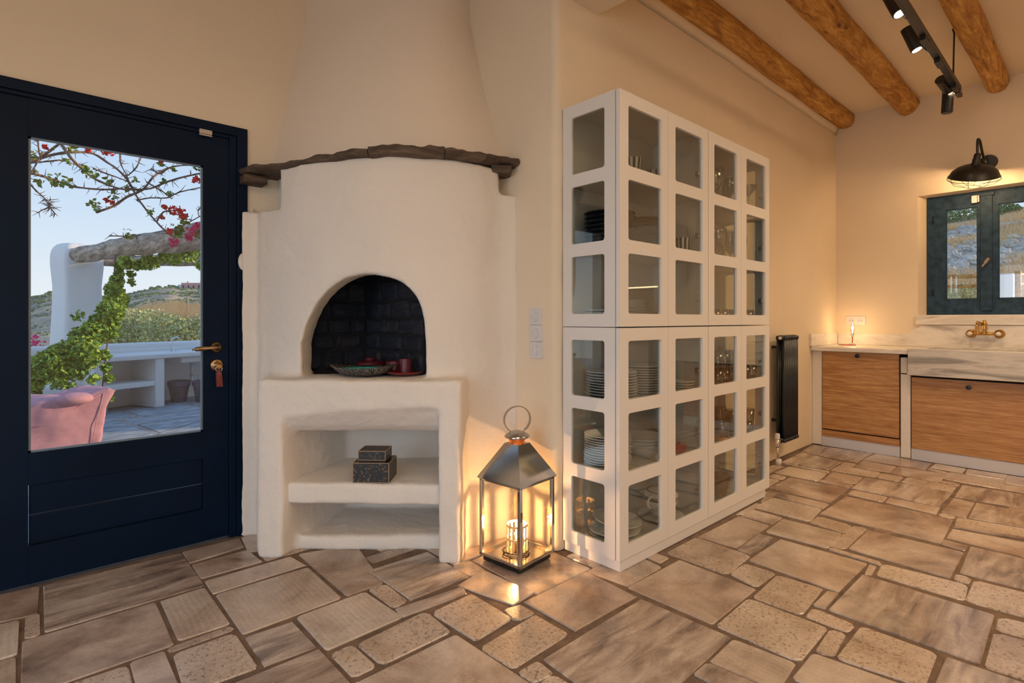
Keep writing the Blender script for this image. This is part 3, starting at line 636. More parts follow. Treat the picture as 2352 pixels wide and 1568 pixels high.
# bracket stones under the ledge ends
b = MB(); c = rw(-.055, 2.68); b.obox((c[0], c[1], 1.800), (.04, -.03, 0), (.04, .05, 0), (0, 0, .018)); offs(b.build('bracket_stone', 'slate', bevel=.006))
b = MB(); b.obox((.855, 2.85, 1.758), (.055, 0, 0), (0, .045, 0), (0, 0, .020)); offs(b.build('bracket_stone', 'slate', bevel=.006))
# firebox: two sooty stone faces meeting in the corner, hearth slab and black flue lining
fb = bpy.data.objects.new('firebox', None); COL.objects.link(fb); fb.parent = fp
b = MB(); b.box((.985, 2.765, .79), (1.45, 2.80, 1.52)); b.box((1.42, 2.185, .79), (1.45, 2.80, 1.52)); b.prism([rw(-.98, 2.66)[:2], rw(-.70, 2.62)[:2], rw(-.45, 2.60)[:2], (1.44, 2.19), (1.44, 2.79), (.99, 2.79)], 1.50, 1.53); o = b.build('lining', 'soot', fb, off=FO)
z = .803; rs = random.Random(5)
def fstone(a, c, nrm, z0, z1):
    """irregular hand-laid stone on the plane from a to c"""
    a, c, nrm = Vector(a), Vector(c), Vector(nrm); m_ = (a+c)/2; hw = (c-a)/2; zc = (z0+z1)/2; hz_ = (z1-z0)/2; n = 10; o1, o2 = [], []
    for i in range(n):
        an = 2*math.pi*i/n+rs.uniform(-.15, .15); e1 = abs(math.cos(an))**.35*math.copysign(1, math.cos(an))*rs.uniform(.86, 1.0); e2 = abs(math.sin(an))**.35*math.copysign(1, math.sin(an))*rs.uniform(.84, 1.0)
        d = rs.uniform(.004, .018); p = m_+hw*e1; o1.append((p.x, p.y, zc+hz_*e2)); q = m_+hw*e1*.84+nrm*d; o2.append((q.x, q.y, zc+hz_*e2*.80))
    MB().loft([o1, o2]).build('stone', 'firestone', fb, off=FO)
while z < 1.44:
    h = rs.uniform(.06, .13); x = .99
    while x < 1.40:
        x1 = min(x+rs.uniform(.09, .22), 1.415)
        if x1-x > .03: fstone((x, 2.766), (x1, 2.766), (0, -1), z+rs.uniform(-.006, .004), z+h)
        x = x1
    y = 2.76
    while y > 2.20:
        y1 = max(y-rs.uniform(.10, .25), 2.185); fstone((1.421, y), (1.421, y1), (-1, 0), z+rs.uniform(-.006, .004), z+h); y = y1
    z += h
MB().prism([rw(-.93, 2.655)[:2], rw(-.42, 2.60)[:2], rw(-.40, 2.66)[:2], (1.42, 2.2), (1.42, 2.76), (.93, 2.76)], .799, .806).build('hearth_slab', 'soot', fb, off=FO)
# ---- things on the fireplace
def turned(name, label, cat, loc, parts, group=None, n=32):
    t = thing(name, label, cat, loc, 0, group)
    for pn, prof_, m in parts: MB().lathe(prof_, n).build(pn, m, t, smooth=False, auto=True)
    return t
HZt = .803
c = P(833, 857, 2.53); bowl = thing('serving_platter', 'shallow charcoal speckled oval platter with a turquoise inside on the hearth ledge', 'platter', (c.x, c.y, HZt+.002), -YAW+math.pi/2*0+math.radians(6))
bowl.rotation_euler.z = math.atan2(-CA, SA)
b = MB(); rings = []
prf = [(0.02, 0, .0), (.30, .0, .0), (.72, .013, .012), (1.0, .040, .030), (.985, .0425, .030), (.70, .026, .012), (.3, .008, 0), (.02, .007, 0)]
for pr, z, lift in prf:
    rings.append([(.152*pr*math.cos(a)*(1+.03*math.sin(3*a)), .098*pr*math.sin(a), z+(.012*abs(math.cos(a))**3 if pr > .8 else 0)) for a in [i*2*math.pi/40 for i in range(40)]])
b.loft(rings); b.build('platter_body', 'bowlout', bowl, smooth=True)
rings = [[(.152*pr*math.cos(a), .098*pr*math.sin(a), z) for a in [i*2*math.pi/40 for i in range(40)]] for pr, z in ((.02, .0085), (.3, .0095), (.66, .0262), (.80, .0345))]
MB().loft(rings, cap=False).build('glazed_centre', 'turq', bowl, smooth=True)
def candle(name, label, px, w, r, h, z=HZt+.006, wick=True):
    c = P(px, 800, w); parts = [('wax', [(0, 0), (r, 0), (r, h*.96), (r*.97, h), (r*.8, h-.004), (0, h-.006)], 'wax')]
    if wick: parts.append(('wick', [(0, h-.006), (.0012, h-.006), (.0012, h+.006), (0, h+.006)], 'black'))
    return turned(name, label, 'candle', (c.x, c.y, z), parts)
c = P(930, 800, 2.555); turned('saucer', 'dark red saucer under the burgundy candles at the right of the firebox', 'saucer', (c.x, c.y, HZt+.006), [('dish', [(0, 0), (.055, 0), (.085, .010), (.088, .016), (.084, .014), (.055, .005), (0, .005)], 'waxdish')])
candle('candle', 'short burgundy pillar candle with a wick standing on the red saucer', 931, 2.555, .030, .068, HZt+.013)
candle('candle', 'wide low burgundy candle just behind the short pillar candle', 905, 2.66, .042, .056)
c = P(851, 800, 2.745); turned('lidded_pot', 'burgundy lidded round pot behind the platter in the firebox', 'pot', (c.x, c.y, HZt+.006), [('pot', [(0, 0), (.070, 0), (.074, .008), (.074, .042), (.068, .048), (.03, .050), (0, .050)], 'wax'), ('lid_knob', [(0, .05), (.028, .05), (.030, .053), (.030, .064), (.027, .067), (0, .067)], 'wax')])
# box on the shelf
c = P(862, 1109, 2.52); ang = math.atan2(-CA, SA)-.03
bx = thing('trinket_box', 'black and gold speckled square trinket box with raised square lid on the shelf', 'box', (c.x, c.y, .329), ang)
def edged(name, m1, sx_, sy_, z0, z1, parent):
    o = MB().box((-sx_, -sy_, z0), (sx_, sy_, z1)).build(name, m1, parent, bevel=.0015); b = MB(); e = .0016
    for z in (z0, z1):
        for y in (-sy_, sy_): b.box((-sx_-e/3, y-e, z-e), (sx_+e/3, y+e, z+e))
        for x in (-sx_, sx_): b.box((x-e, -sy_, z-e), (x+e, sy_, z+e))
    for x in (-sx_, sx_):
        for y in (-sy_, sy_): b.box((x-e, y-e, z0), (x+e, y+e, z1))
    b.build('worn_edge', 'boxedge', o if parent is None else parent)
edged('box_base', 'boxglaze', .082, .070, 0, .088, bx); MB().box((-.062, -.052, .088), (.062, .052, .094)).build('rim', 'black', bx); edged('lid', 'boxglaze', .062, .054, .098, .138, bx); 
# switches on the return wall
for i, yc in enumerate((727, 765, 803.5)):
    c = onX(1232+i*.6, yc, XR); t = thing('light_switch', '%s of the three white square rotary style switches beside the cabinet' % ('top', 'middle', 'bottom')[i], 'switch', (XR, c.y, c.z), 0, 'three wall switches')
    MB().box((-.009, -.039, -.039), (.002, .039, .039)).build('plate', 'plastic', t, bevel=.002)
    b = MB(); b.lathe([(.024, -.0090), (.024, -.0100), (.0228, -.0100), (.0228, -.009)], 28, (0, 0, 0), 'x'); b.build('ring_groove', 'greyplastic', t)
    b = MB(); b.add([], []); ol = [(y_, z_) for y_, z_ in [(.014*(1 if (a % 360) < 180 else 1)*0+max(-.013, min(.013, .023*math.cos(math.radians(a)))), .022*math.sin(math.radians(a))) for a in range(0, 360, 15)]]
    b.loft([[(-.0085, y_, z_) for y_, z_ in ol], [(-.015, y_*.9, z_) for y_, z_ in ol]]); b.build('rocker', 'plastic', t, auto=True)
# ================================================================== LANTERN
LZ = P(0, 0, 1); lc = rw(.0225, 2.408); t = thing('floor_lantern', 'tall polished steel lantern with glass sides standing between fireplace and cabinet', 'lantern', (lc[0], lc[1], 0), math.atan2(.0276, .240))
hs, H0, H1 = .119, .028, .372
b = MB()
for x in (-1, 1):
    for y in (-1, 1): b.box((x*hs-(.008 if x > 0 else -.008)-.008, y*hs-(.008 if y > 0 else -.008)-.008, H0), (x*hs-(.008 if x > 0 else -.008)+.008, y*hs-(.008 if y > 0 else -.008)+.008, H1))
for z in (H0, H1-.014):
    for y in (-1, 1):
        b.box((-hs, y*hs-(.014 if y > 0 else 0), z), (hs, y*hs+(0 if y > 0 else .014), z+.014)); b.box((y*hs-(.014 if y > 0 else 0), -hs, z), (y*hs+(0 if y > 0 else .014), hs, z+.014))
b.build('frame', 'steel', t, bevel=.0015, seg=1)
MB().box((-hs+.012, -hs+.012, .004), (hs-.012, hs-.012, H0)).build('base', 'black', t, bevel=.003)
MB().box((-hs+.01, -hs+.01, H0+.0005), (hs-.01, hs-.01, H0+.004)).build('floor_plate', 'steel', t)
for i in range(4):
    a = i*math.pi/2; o = MB().box((-hs+.014, -hs+.005, H0+.012), (hs-.014, -hs+.008, H1-.012)).build('pane', 'langlass', t); o.rotation_euler.z = a
def sqr(s_, z): return [(-s_, -s_, z), (s_, -s_, z), (s_, s_, z), (-s_, s_, z)]
MB().loft([sqr(hs+.006, H1-.004), sqr(hs+.006, H1+.002), sqr(.040, .520), sqr(.036, .520), sqr(hs, H1-.001)], cap=False).build('roof', 'steel', t, auto=True)
b = MB(); b.lathe([(.036, .512), (.034, .530), (.040, .540)], 24); b.build('collar', 'copper', t, smooth=True)
MB().lathe([(.040, .541), (.056, .545), (.058, .549), (.052, .558), (.032, .570), (.012, .576), (0, .577)], 28).build('cap', 'steel', t, smooth=True)
rings = []
for i in range(33):
    a = math.radians(-58+296*i/32); x, z = .062*math.cos(a), .624+.062*math.sin(a)*.95; nx_, nz_ = math.cos(a), math.sin(a)
    rings.append([(x+nx_*.002, -.008, z+nz_*.002), (x+nx_*.002, .008, z+nz_*.002), (x-nx_*.002, .008, z-nz_*.002), (x-nx_*.002, -.008, z-nz_*.002)])
o = MB().loft(rings).build('carrying_ring', 'steel', t, auto=True); o.rotation_euler.z = -.5
for i, z in enumerate((.12, .31)): 
    o = MB().box((-hs-.003, -hs+.002, z), (-hs+.002, -hs+.012, z+.04)).build('hinge', 'bronze', t)
MB().box((-hs+.004, -hs-.004, .225), (-hs+.012, -hs, .265)).build('latch', 'bronze', t)
# pierced candle holder with lit bulb inside the lantern
hl = thing('pierced_holder', 'pierced metal tealight cylinder with a lit bulb standing inside the lantern', 'candle holder', (lc[0], lc[1], H0+.0045))
b = MB(); R_ = .047
for z0, z1 in ((0, .012), (.060, .070), (.118, .128)): b.lathe([(R_, z0), (R_, z1), (R_-.0012, z1), (R_-.0012, z0), (R_, z0)], 36)
for k in range(14):
    a = 2*math.pi*k/14
    for z0, z1, s_ in ((.012, .060, 0), (.070, .118, .0)):
        b.obox((R_*math.cos(a+s_), R_*math.sin(a+s_), (z0+z1)/2), (-.0045*math.sin(a+s_), .0045*math.cos(a+s_), 0), (.0006*math.cos(a+s_), .0006*math.sin(a+s_), 0), (0, 0, (z1-z0)/2+.001))
b.build('pierced_sleeve', 'sleeve', hl)
b = MB(); b.lathe([(0, .0), (.012, .0), (.012, .05), (.008, .055), (0, .055)], 14); b.build('bulb_socket', 'black', hl, smooth=True)
b = MB(); b.lathe([(0, .056), (.007, .06), (.009, .072), (.006, .082), (0, .086)], 14); b.build('bulb', 'flame', hl, smooth=True)
cb = []
for i in range(30): a = i*.42; cb.append((.060*math.cos(a)+.012*math.sin(a*2.1), .060*math.sin(a)*.9, .004+.010*abs(math.sin(a*.7))))
MB().tube(cb, .0022, 6).build('cable', 'wire', hl, smooth=True)
lt = add_light('lantern_light', 'POINT', (lc[0], lc[1], H0+.100), 7.0, (1, .52, .20), .004)
# ================================================================== GLAZED CABINETS
CX0, CXM, CX1, CY, CYB, PZ, SEAM, CT = 1.864, 2.6185, 3.371, 1.375, 1.695, .047, 1.037, 2.045
def holed(x0, x1, z0, z1, holes, y0, y1, r=.012):
    """board in the xz plane with rounded rectangular openings, built as a grid of strips around rounded holes"""
    mb = MB(); zs = [z0]+[v for h in sorted(holes, key=lambda h: h[2]) for v in (h[2], h[3])]+[z1]
    hx0, hx1 = holes[0][0], holes[0][1]
    def slab(a0, a1, b0, b1): mb.box((a0, y0, b0), (a1, y1, b1))
    slab(x0, hx0, z0, z1); slab(hx1, x1, z0, z1)
    for i in range(0, len(zs), 2): slab(hx0, hx1, zs[i], zs[i+1])
    for _, _, a, c in holes:                                   # rounded inner corners
        for sx_, sz_ in ((0, 0), (1, 0), (0, 1), (1, 1)):
            cx, cz = (hx0, hx1)[sx_], (a, c)[sz_]; dx, dz = (1, -1)[sx_], (1, -1)[sz_]
            pts = [(cx, cz)]+[(cx+dx*r*(1-math.sin(k*math.pi/8)), cz+dz*r*(1-math.cos(k*math.pi/8))) for k in range(5)]
            mb.loft([[(x, y0, z) for x, z in pts], [(x, y1, z) for x, z in pts]])
    return mb
def rowz(z0, z1):
    m_ = .057; h = (z1-z0-2*m_-2*.058)/3
    return [(z1-m_-h-i*(h+.058), z1-m_-i*(h+.058)) for i in range(3)]
def cabinet(x0, x1, z0, z1, label, left, right, first):
    o0 = (x0, CY, z0); t = thing('display_cabinet', label, 'cabinet', o0)
    rz_ = rowz(z0, z1); T = .016; yi = CY+.022
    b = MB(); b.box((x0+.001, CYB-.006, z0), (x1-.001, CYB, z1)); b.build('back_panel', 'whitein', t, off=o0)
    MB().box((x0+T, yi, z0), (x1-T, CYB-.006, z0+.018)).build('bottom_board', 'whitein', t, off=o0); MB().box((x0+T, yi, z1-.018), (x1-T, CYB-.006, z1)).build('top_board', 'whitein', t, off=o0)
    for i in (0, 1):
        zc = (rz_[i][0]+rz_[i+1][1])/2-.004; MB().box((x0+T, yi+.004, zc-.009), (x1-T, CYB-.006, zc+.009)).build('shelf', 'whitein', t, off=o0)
    xm = (x0+x1)/2
    for k, (a, c) in enumerate(((x0+.0008, xm-.0010), (xm+.0010, x1-.0015))):
        hs_ = [(a+.062, c-.054, z[0], z[1]) for z in rz_]
        d = holed(a, c, z0+.0015, z1-.0015, hs_, CY-.0, CY+.019).build('door', 'white', t, off=o0)
        for z in rz_: MB().box((a+.056, CY+.010, z[0]-.006), (c-.048, CY+.0135, z[1]+.006)).build('pane', 'cabglass', d, off=o0)
        for z in rz_:
            hx = (c-.058 if k else a+.05)
            if k: b = MB(); b.box((c-.050, CY+.020, (z[0]+z[1])/2-.055), (c-.030, CY+.045, (z[0]+z[1])/2-.030)); b.box((c-.058, CY+.024, (z[0]+z[1])/2-.050), (c-.046, CY+.036, (z[0]+z[1])/2-.036)); b.build('hinge', 'steel', d, off=o0)
    for side, xa in (('l', x0), ('r', x1-T)):
        if (side == 'l' and left) or (side == 'r' and right):
            mb = holed(CY+.024, CYB, z0, z1, [(CY+.080, CYB-.050, z[0], z[1]) for z in rz_], xa, xa+T)
            mb.v = [(y, x, z) for x, y, z in mb.v]; p = mb.build('side_panel', 'white', t, off=o0)
            for z in rz_: MB().box((xa+.006, CY+.074, z[0]-.006), (xa+.0095, CYB-.044, z[1]+.006)).build('pane', 'cabglass', p, off=o0)
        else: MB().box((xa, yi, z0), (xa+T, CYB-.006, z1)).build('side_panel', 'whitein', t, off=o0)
    return rz_
RU = cabinet(CX0, CXM-.0015, SEAM, CT, 'upper left glazed white cabinet holding the dark plates', True, False, 0)
cabinet(CXM+.0015, CX1, SEAM, CT, 'upper right glazed white cabinet holding the wine glasses', False, True, 0)
RL = cabinet(CX0, CXM-.0015, PZ, SEAM-.003, 'lower left glazed white cabinet holding the white plates and the tureen', True, False, 0)
cabinet(CXM+.0015, CX1, PZ, SEAM-.003, 'lower right glazed white cabinet holding the tumblers', False, True, 0)
tag(MB().box((CX0+.010, CY+.006, 0), (CX1-.045, CYB, PZ-.0005)).build('cabinet_plinth', 'white', bevel=.001), 'low white plinth under the whole glazed cabinet', 'plinth')
shU = [ (RU[0][0]+RU[1][1])/2+.0055, (RU[1][0]+RU[2][1])/2+.0055, SEAM+.0185]
shL = [ (RL[0][0]+RL[1][1])/2+.0055, (RL[1][0]+RL[2][1])/2+.0055, PZ+.0185]
def plate_prof(r, h): return [(0, 0), (r*.55, 0), (r*.60, h*.15), (r, h*.85), (r*1.0, h), (r*.985, h), (r*.62, h*.38), (r*.5, h*.25), (0, h*.25)]
def bowl_prof(r, h): return [(0, 0), (r*.42, 0), (r*.45, h*.08), (r*.80, h*.45), (r, h*.97), (r*.985, h), (r*.76, h*.5), (r*.4, h*.14), (0, h*.12)]
def stack(name, cat, kind, where, x, y, z, r, n, step, h, m, group, prof=plate_prof, jit=.003, big=0):
    me0 = None
    for i in range(n):
        rr = r*(1.12 if i >= n-big else 1)
        if me0 is None or (big and i == n-big): me0 = MB().lathe(prof(rr, h), 30).mesh(name, True); me0.materials.append(M[m]); sharp(me0, .9)
        o = bpy.data.objects.new(name, me0); COL.objects.link(o); o.location = (x+random.uniform(-jit, jit), y+random.uniform(-jit, jit), z+.0005+i*step)
        tag(o, '%s, %s, %s' % (kind, ordn(n-1-i), where), cat, group)
yb = 1.548
stack('plate', 'plate', 'white side plate', 'lower corner stack', 2.035, yb, shL[0], .120, 10, .0125, .017, 'porcelain', 'white side plates')
stack('plate', 'plate', 'grey rimmed dinner plate', 'stack beside the side plates', 2.302, yb, shL[0], .110, 11, .0125, .018, 'porcelain', 'dinner plates', big=2)
stack('small_plate', 'plate', 'small white saucer plate', 'behind the second lower door', 2.512, 1.47, shL[0], .068, 4, .013, .016, 'porcelain', 'small saucer plates')
stack('plate', 'plate', 'white deep plate', 'tall stack in the lower middle row', 2.005, yb, shL[1], .108, 13, .0112, .019, 'porcelain', 'white deep plates')
stack('salad_bowl', 'bowl', 'wide white salad bowl', 'nest beside the deep plates', 2.285, yb, shL[1], .122, 3, .014, .075, 'porcelain', 'nested salad bowls', bowl_prof)
stack('serving_plate', 'plate', 'large white serving plate', 'pair at the bottom left', 2.035, 1.53, shL[2], .118, 2, .020, .024, 'porcelain', 'large serving plates')
o = MB().lathe(plate_prof(.115, .026), 36).build('serving_dish', 'porcelain', auto=True); o.location = (2.07, 1.545, shL[2]+.050); o.rotation_euler = (.10, .05, 0); tag(o, 'tilted white serving dish resting on the pair of large plates', 'dish')
stack('dark_bowl', 'bowl', 'black stoneware plate', 'upper corner stack', 2.025, yb, shU[1], .120, 8, .021, .024, 'darkcer', 'black stoneware plates')
stack('dark_plate', 'plate', 'dark brown plate', 'stack beside the black stoneware', 2.295, yb, shU[1], .118, 11, .0155, .018, 'browncer', 'dark brown plates')
stack('plate', 'plate', 'pale platter', 'low stack above the seam', 2.015, yb, shU[2], .118, 4, .013, .018, 'porcelain', 'pale platters')
stack('small_bowl', 'bowl', 'white cereal bowl', 'stack beside the pale platters', 2.222, 1.56, shU[2], .078, 7, .013, .030, 'porcelain', 'cereal bowls', bowl_prof)
# tureen
t = thing('soup_tureen', 'white porcelain soup tureen with brown bands and two loop handles', 'tureen', (2.400, 1.515, shL[2]+.022))
MB().lathe([(0, .0), (.045, .0), (.05, .008), (.042, .016), (.075, .045), (.088, .075), (.086, .098), (.080, .104), (0, .104)], 32).build('bowl', 'porcelain', t, auto=True)
MB().lathe([(.084, .104), (.078, .112), (.05, .128), (.012, .136), (.010, .142), (.016, .150), (.010, .157), (0, .158)], 32).build('lid', 'porcelain', t, auto=True)
for z, r_ in ((.082, .0885), (.093, .0875)): MB().lathe([(r_, z-.003), (r_+.0012, z), (r_, z+.003)], 32).build('brown_band', 'tin', t)
MB().lathe([(.071, .1145), (.072, .117), (.066, .1195)], 32).build('brown_band', 'tin', t)
for s_ in (-1, 1):
    pts = [(s_*(.080+.038*math.sin(a)), 0, .075+.028*math.cos(a)*-1) for a in [i*math.pi/10 for i in range(11)]]
    MB().tube(pts, .006, 8).build('handle', 'porcelain', t, smooth=True)
o = MB().lathe(plate_prof(.118, .018), 36).build('underplate', 'porcelain', auto=True); o.location = (2.400, 1.515, shL[2]+.0008); tag(o, 'white plate with dark rim under the soup tureen', 'plate')
MB().lathe([(.117, .0178), (.1185, .0185), (.116, .0186)], 36).build('rim_line', 'tin', o)
# cups
def striped(name, label, x, y, z, r0, r1, h, m1, m2, group=None):
    t = thing(name, label, 'cup', (x, y, z), 0, group); n = 20; rr = lambda z_: r0+(r1-r0)*z_/h
    MB().lathe([(0, 0), (r0, 0), (r1, h), (r1-.003, h), (r0-.002, .004), (0, .004)], n*2).build('cup_body', m1, t, auto=True); b = MB()
    for k in range(0, n, 2):
        a0, a1 = 2*math.pi*k/n, 2*math.pi*(k+1)/n; e = .0006
        b.add([((r0+e)*math.cos(a0), (r0+e)*math.sin(a0), 0), ((r0+e)*math.cos(a1), (r0+e)*math.sin(a1), 0), ((r1+e)*math.cos(a1), (r1+e)*math.sin(a1), h), ((r1+e)*math.cos(a0), (r1+e)*math.sin(a0), h)], [(0, 1, 2, 3)])
    b.build('stripes', m2, t); return t
striped('striped_cup', 'tall black and cream striped cup in the top left compartment', 2.135, 1.50, shU[0], .030, .042, .12, 'porcelain', 'black')
striped('striped_bowl', 'wide black and cream striped bowl in the top left compartment', 2.320, 1.50, shU[0], .035, .065, .09, 'porcelain', 'black')
striped('striped_cup', 'black and cream striped cup in the middle compartment of the second door', 2.530, 1.465, shU[1], .028, .038, .10, 'porcelain', 'black')
turned('blue_bowl', 'low grey blue bowl beside the cereal bowls above the seam', 'bowl', (2.40, 1.50, shU[2]), [('bowl_body', bowl_prof(.068, .048), 'bluecer')])
turned('red_pot', 'small red enamel pot with lid in the second lower door', 'pot', (2.475, 1.46, shL[1]), [('pot', [(0, 0), (.032, 0), (.036, .03), (.034, .042), (0, .046)], 'red'), ('lid_knob', [(0, .046), (.008, .046), (.010, .054), (0, .058)], 'red')])
turned('brown_pot', 'dark brown round pot behind the salad bowls', 'pot', (2.465, 1.60, shL[1]), [('pot', [(0, 0), (.035, 0), (.05, .04), (.045, .085), (.02, .105), (0, .107)], 'browncer')])
# glassware
def glass_mesh(kind):
    pr = {'wine': [(0, .002), (.033, 0), (.034, .003), (.006, .007), (.004, .02), (.004, .075), (.012, .085), (.030, .105), (.037, .135), (.034, .17), (.030, .195), (.029, .195), (.033, .17), (.035, .135), (.028, .108), (.010, .089), (0, .087)],
          'cocktail': [(0, .002), (.036, 0), (.037, .003), (.005, .007), (.004, .10), (.006, .11), (.055, .175), (.054, .176), (.003, .114), (0, .113)],
          'tumbler': [(0, 0), (.028, 0), (.031, .004), (.036, .095), (.034, .095), (.029, .010), (0, .008)],
          'low': [(0, 0), (.030, 0), (.033, .004), (.036, .070), (.034, .070), (.030, .008), (0, .006)],
          'tall': [(0, 0), (.026, 0), (.029, .004), (.037, .135), (.035, .135), (.027, .010), (0, .008)]}[kind]
    me = MB().lathe(pr, 22).mesh('glass', True); me.materials.append(M['drink']); return me
GM = {k_: glass_mesh(k_) for k_ in ('wine', 'cocktail', 'tumbler', 'low', 'tall')}
NM = {'wine': 'wine_glass', 'cocktail': 'cocktail_glass', 'tumbler': 'tumbler', 'low': 'low_tumbler', 'tall': 'tall_glass'}
def glasses(kind, z, pts, label, group):
    ys = sorted(set(y for _, y in pts)); mid = (ys[0]+ys[-1])/2; rows = {}
    for x, y in sorted(pts): rows.setdefault('front' if y <= mid else 'back', []).append((x, y))
    for rn, ps in rows.items():
        for i, (x, y) in enumerate(ps):
            o = bpy.data.objects.new(NM[kind], GM[kind]); COL.objects.link(o); o.location = (x, y, z+.0005)
            tag(o, label if len(pts) == 1 else '%s, %s row, %s from left' % (label, rn, ('first', 'second', 'third', 'fourth', 'fifth', 'sixth', 'seventh')[i]), 'glass', group if len(pts) > 1 else None)
glasses('wine', shU[0], [(3.05, 1.60), (3.14, 1.62), (2.86, 1.46), (3.23, 1.58), (3.10, 1.50), (3.03, 1.46)], 'wine glass around the decanter', 'wine glasses by the decanter')
glasses('cocktail', shU[0], [(3.30, 1.60)], 'wide cocktail glass behind its twin at the top right', None); glasses('cocktail', shU[0], [(3.285, 1.465)], 'wide cocktail glass nearest the pane at the top right', None)
glasses('wine', shU[1], [(2.87, 1.45), (2.95, 1.47), (3.04, 1.46), (2.98, 1.56), (3.07, 1.58), (3.12, 1.48), (3.16, 1.60), (3.25, 1.56), (3.20, 1.47)], 'stemmed glass on the upper middle shelf', 'stemmed glasses, middle row')
glasses('low', shU[2], [(2.83+.082*i, 1.45+.085*j) for i in range(6) for j in range(2)], 'low tumbler just above the seam', 'low tumblers above the seam')
glasses('tumbler', shL[0], [(2.86+.085*i, 1.45+.085*j) for i in range(6) for j in range(2)], 'tumbler on the shelf below the seam', 'tumblers on the top lower shelf')
glasses('tumbler', shL[0]+.0965, [(2.86+.085*i, 1.45) for i in range(3)], 'tumbler stacked on others', 'tumblers stacked on others')
glasses('tall', shL[1], [(3.00, 1.54), (3.08, 1.47), (3.10, 1.59), (3.18, 1.53), (3.24, 1.62)], 'tall glass on the lower middle shelf', 'tall glasses, middle row')
glasses('tall', shL[1], [(3.295, 1.47)], 'ribbed tall glass alone behind the fourth lower door', None); glasses('low', shL[1], [(3.215, 1.445)], 'low tumbler beside the lone ribbed glass', None)
glasses('tumbler', shL[2], [(3.02, 1.56), (3.08, 1.62), (3.11, 1.53)], 'tumbler behind the paper cups', 'tumblers on the bottom shelf')
t = thing('storage_jar', 'glass jar with honey coloured base in the lower right cabinet', 'jar', (2.925, 1.455, shL[1]+.0005)); MB().lathe([(0, .02), (.036, .02), (.038, .03), (.038, .10), (.034, .105), (.033, .104), (.036, .03), (0, .024)], 24).build('jar_glass', 'drink', t, smooth=True)
MB().lathe([(0, 0), (.038, 0), (.041, .008), (.036, .019), (0, .019)], 24).build('amber_base', 'copper', t, smooth=True); MB().lathe([(.0385, .104), (.0395, .107), (.0385, .112), (.036, .112)], 24).build('rim', 'black', t)
for i in range(4):
    o = MB().lathe([(0, 0), (.028, 0), (.040, .095), (.042, .095), (.042, .10), (.039, .10), (.027, .003), (0, .003)], 24).build('paper_cup', 'paper', auto=True); o.location = (2.922, 1.46, shL[2]+.001+i*.012); tag(o, 'brown paper cup, %s of the stack in the lower right cabinet' % ordn(3-i), 'cup', 'stacked paper cups')
t = thing('decanter', 'tall glass decanter with a copper foot in the top right cabinet', 'decanter', (2.945, 1.475, shU[0]+.0005)); MB().lathe([(0, .052), (.022, .052), (.012, .10), (.010, .125), (.020, .18), (.032, .225), (.030, .225), (.018, .18), (.008, .125), (0, .06)], 24).build('funnel', 'drink', t, smooth=True)
MB().lathe([(0, 0), (.020, 0), (.028, .050), (.026, .052), (0, .05)], 24).build('copper_foot', 'copper', t, auto=True)
# ================================================================== RADIATOR
rx0, rx1, ry0, ry1, rz0, rz1 = 4.145, 4.413, 1.578, 1.648, .150, .958
t = thing('radiator', 'dark column radiator mounted on the long wall beside the cabinet', 'radiator', (rx0, 1.61, rz0)); ro = (rx0, 1.61, rz0)
ns = 8; pitch = (rx1-rx0)/ns
for i in range(ns):
    x = rx0+pitch*(i+.5); b = MB()
    for y in (ry0+.014, ry1-.014): b.tube([(x, y, rz0+.03), (x, y, rz1-.03)], .0125, 12)
    for z in (rz0+.026, rz1-.026):
        b.tube([(x, ry0+.013, z), (x, ry1-.013, z)], [.017, .017], 12); b.tube([(x-pitch/2, 1.613, z), (x+pitch/2, 1.613, z)], .020, 12)
    b.ball((x, ry0+.013, rz1-.026), .0172, 12, 8); b.ball((x, ry1-.013, rz1-.026), .0172, 12, 8); b.ball((x, ry0+.013, rz0+.026), .0172, 12, 8)
    b.build('column_section', 'radiator', t, smooth=True, off=ro)
MB().lathe([(0, -.004), (.012, -.004), (.014, 0), (0, .002)], 16, (rx0-.001, 1.613, rz1-.026), 'x').build('air_vent', 'chrome', t, off=ro)
b = MB(); b.tube([(rx0, 1.613, rz0+.026), (rx0-.05, 1.613, rz0+.026)], .013, 12); b.tube([(rx0-.05, 1.613, rz0-.02), (rx0-.05, 1.613, rz0+.045)], .013, 12); b.build('valve', 'chrome', t, smooth=True, off=ro)
MB().lathe([(0, 0), (.016, 0), (.017, .03), (.013, .04), (0, .041)], 16, (rx0-.05, 1.613, rz0+.045)).build('valve_cap', 'plastic', t, auto=True, off=ro)
b = MB(); b.tube([(rx0-.056, 1.613, rz0-.02), (rx0-.046, 1.613, rz0-.07), (rx0-.036, 1.613, .03)], .007, 10); b.tube([(rx0-.040, 1.613, rz0-.02), (rx0-.034, 1.613, rz0-.07), (rx0-.024, 1.613, .03)], .007, 10); b.build('pipes', 'steel', t, smooth=True, off=ro)
MB().tube([(rx0-.03, 1.613, 0), (rx0-.03, 1.613, .045)], .020, 14).build('pipe_collar', 'plastic', t, smooth=True, off=ro)
b = MB(); b.box((rx0+.06, ry1-.01, .30), (rx0+.08, YB, .32)); b.build('bracket', 'black', t, off=ro); MB().box((rx0+.06, ry1-.01, .85), (rx0+.08, YB, .87)).build('bracket', 'black', t, off=ro)
# ================================================================== KITCHEN
KX = 5.045
YE = -.15        # how far the run goes past the right edge of the frame
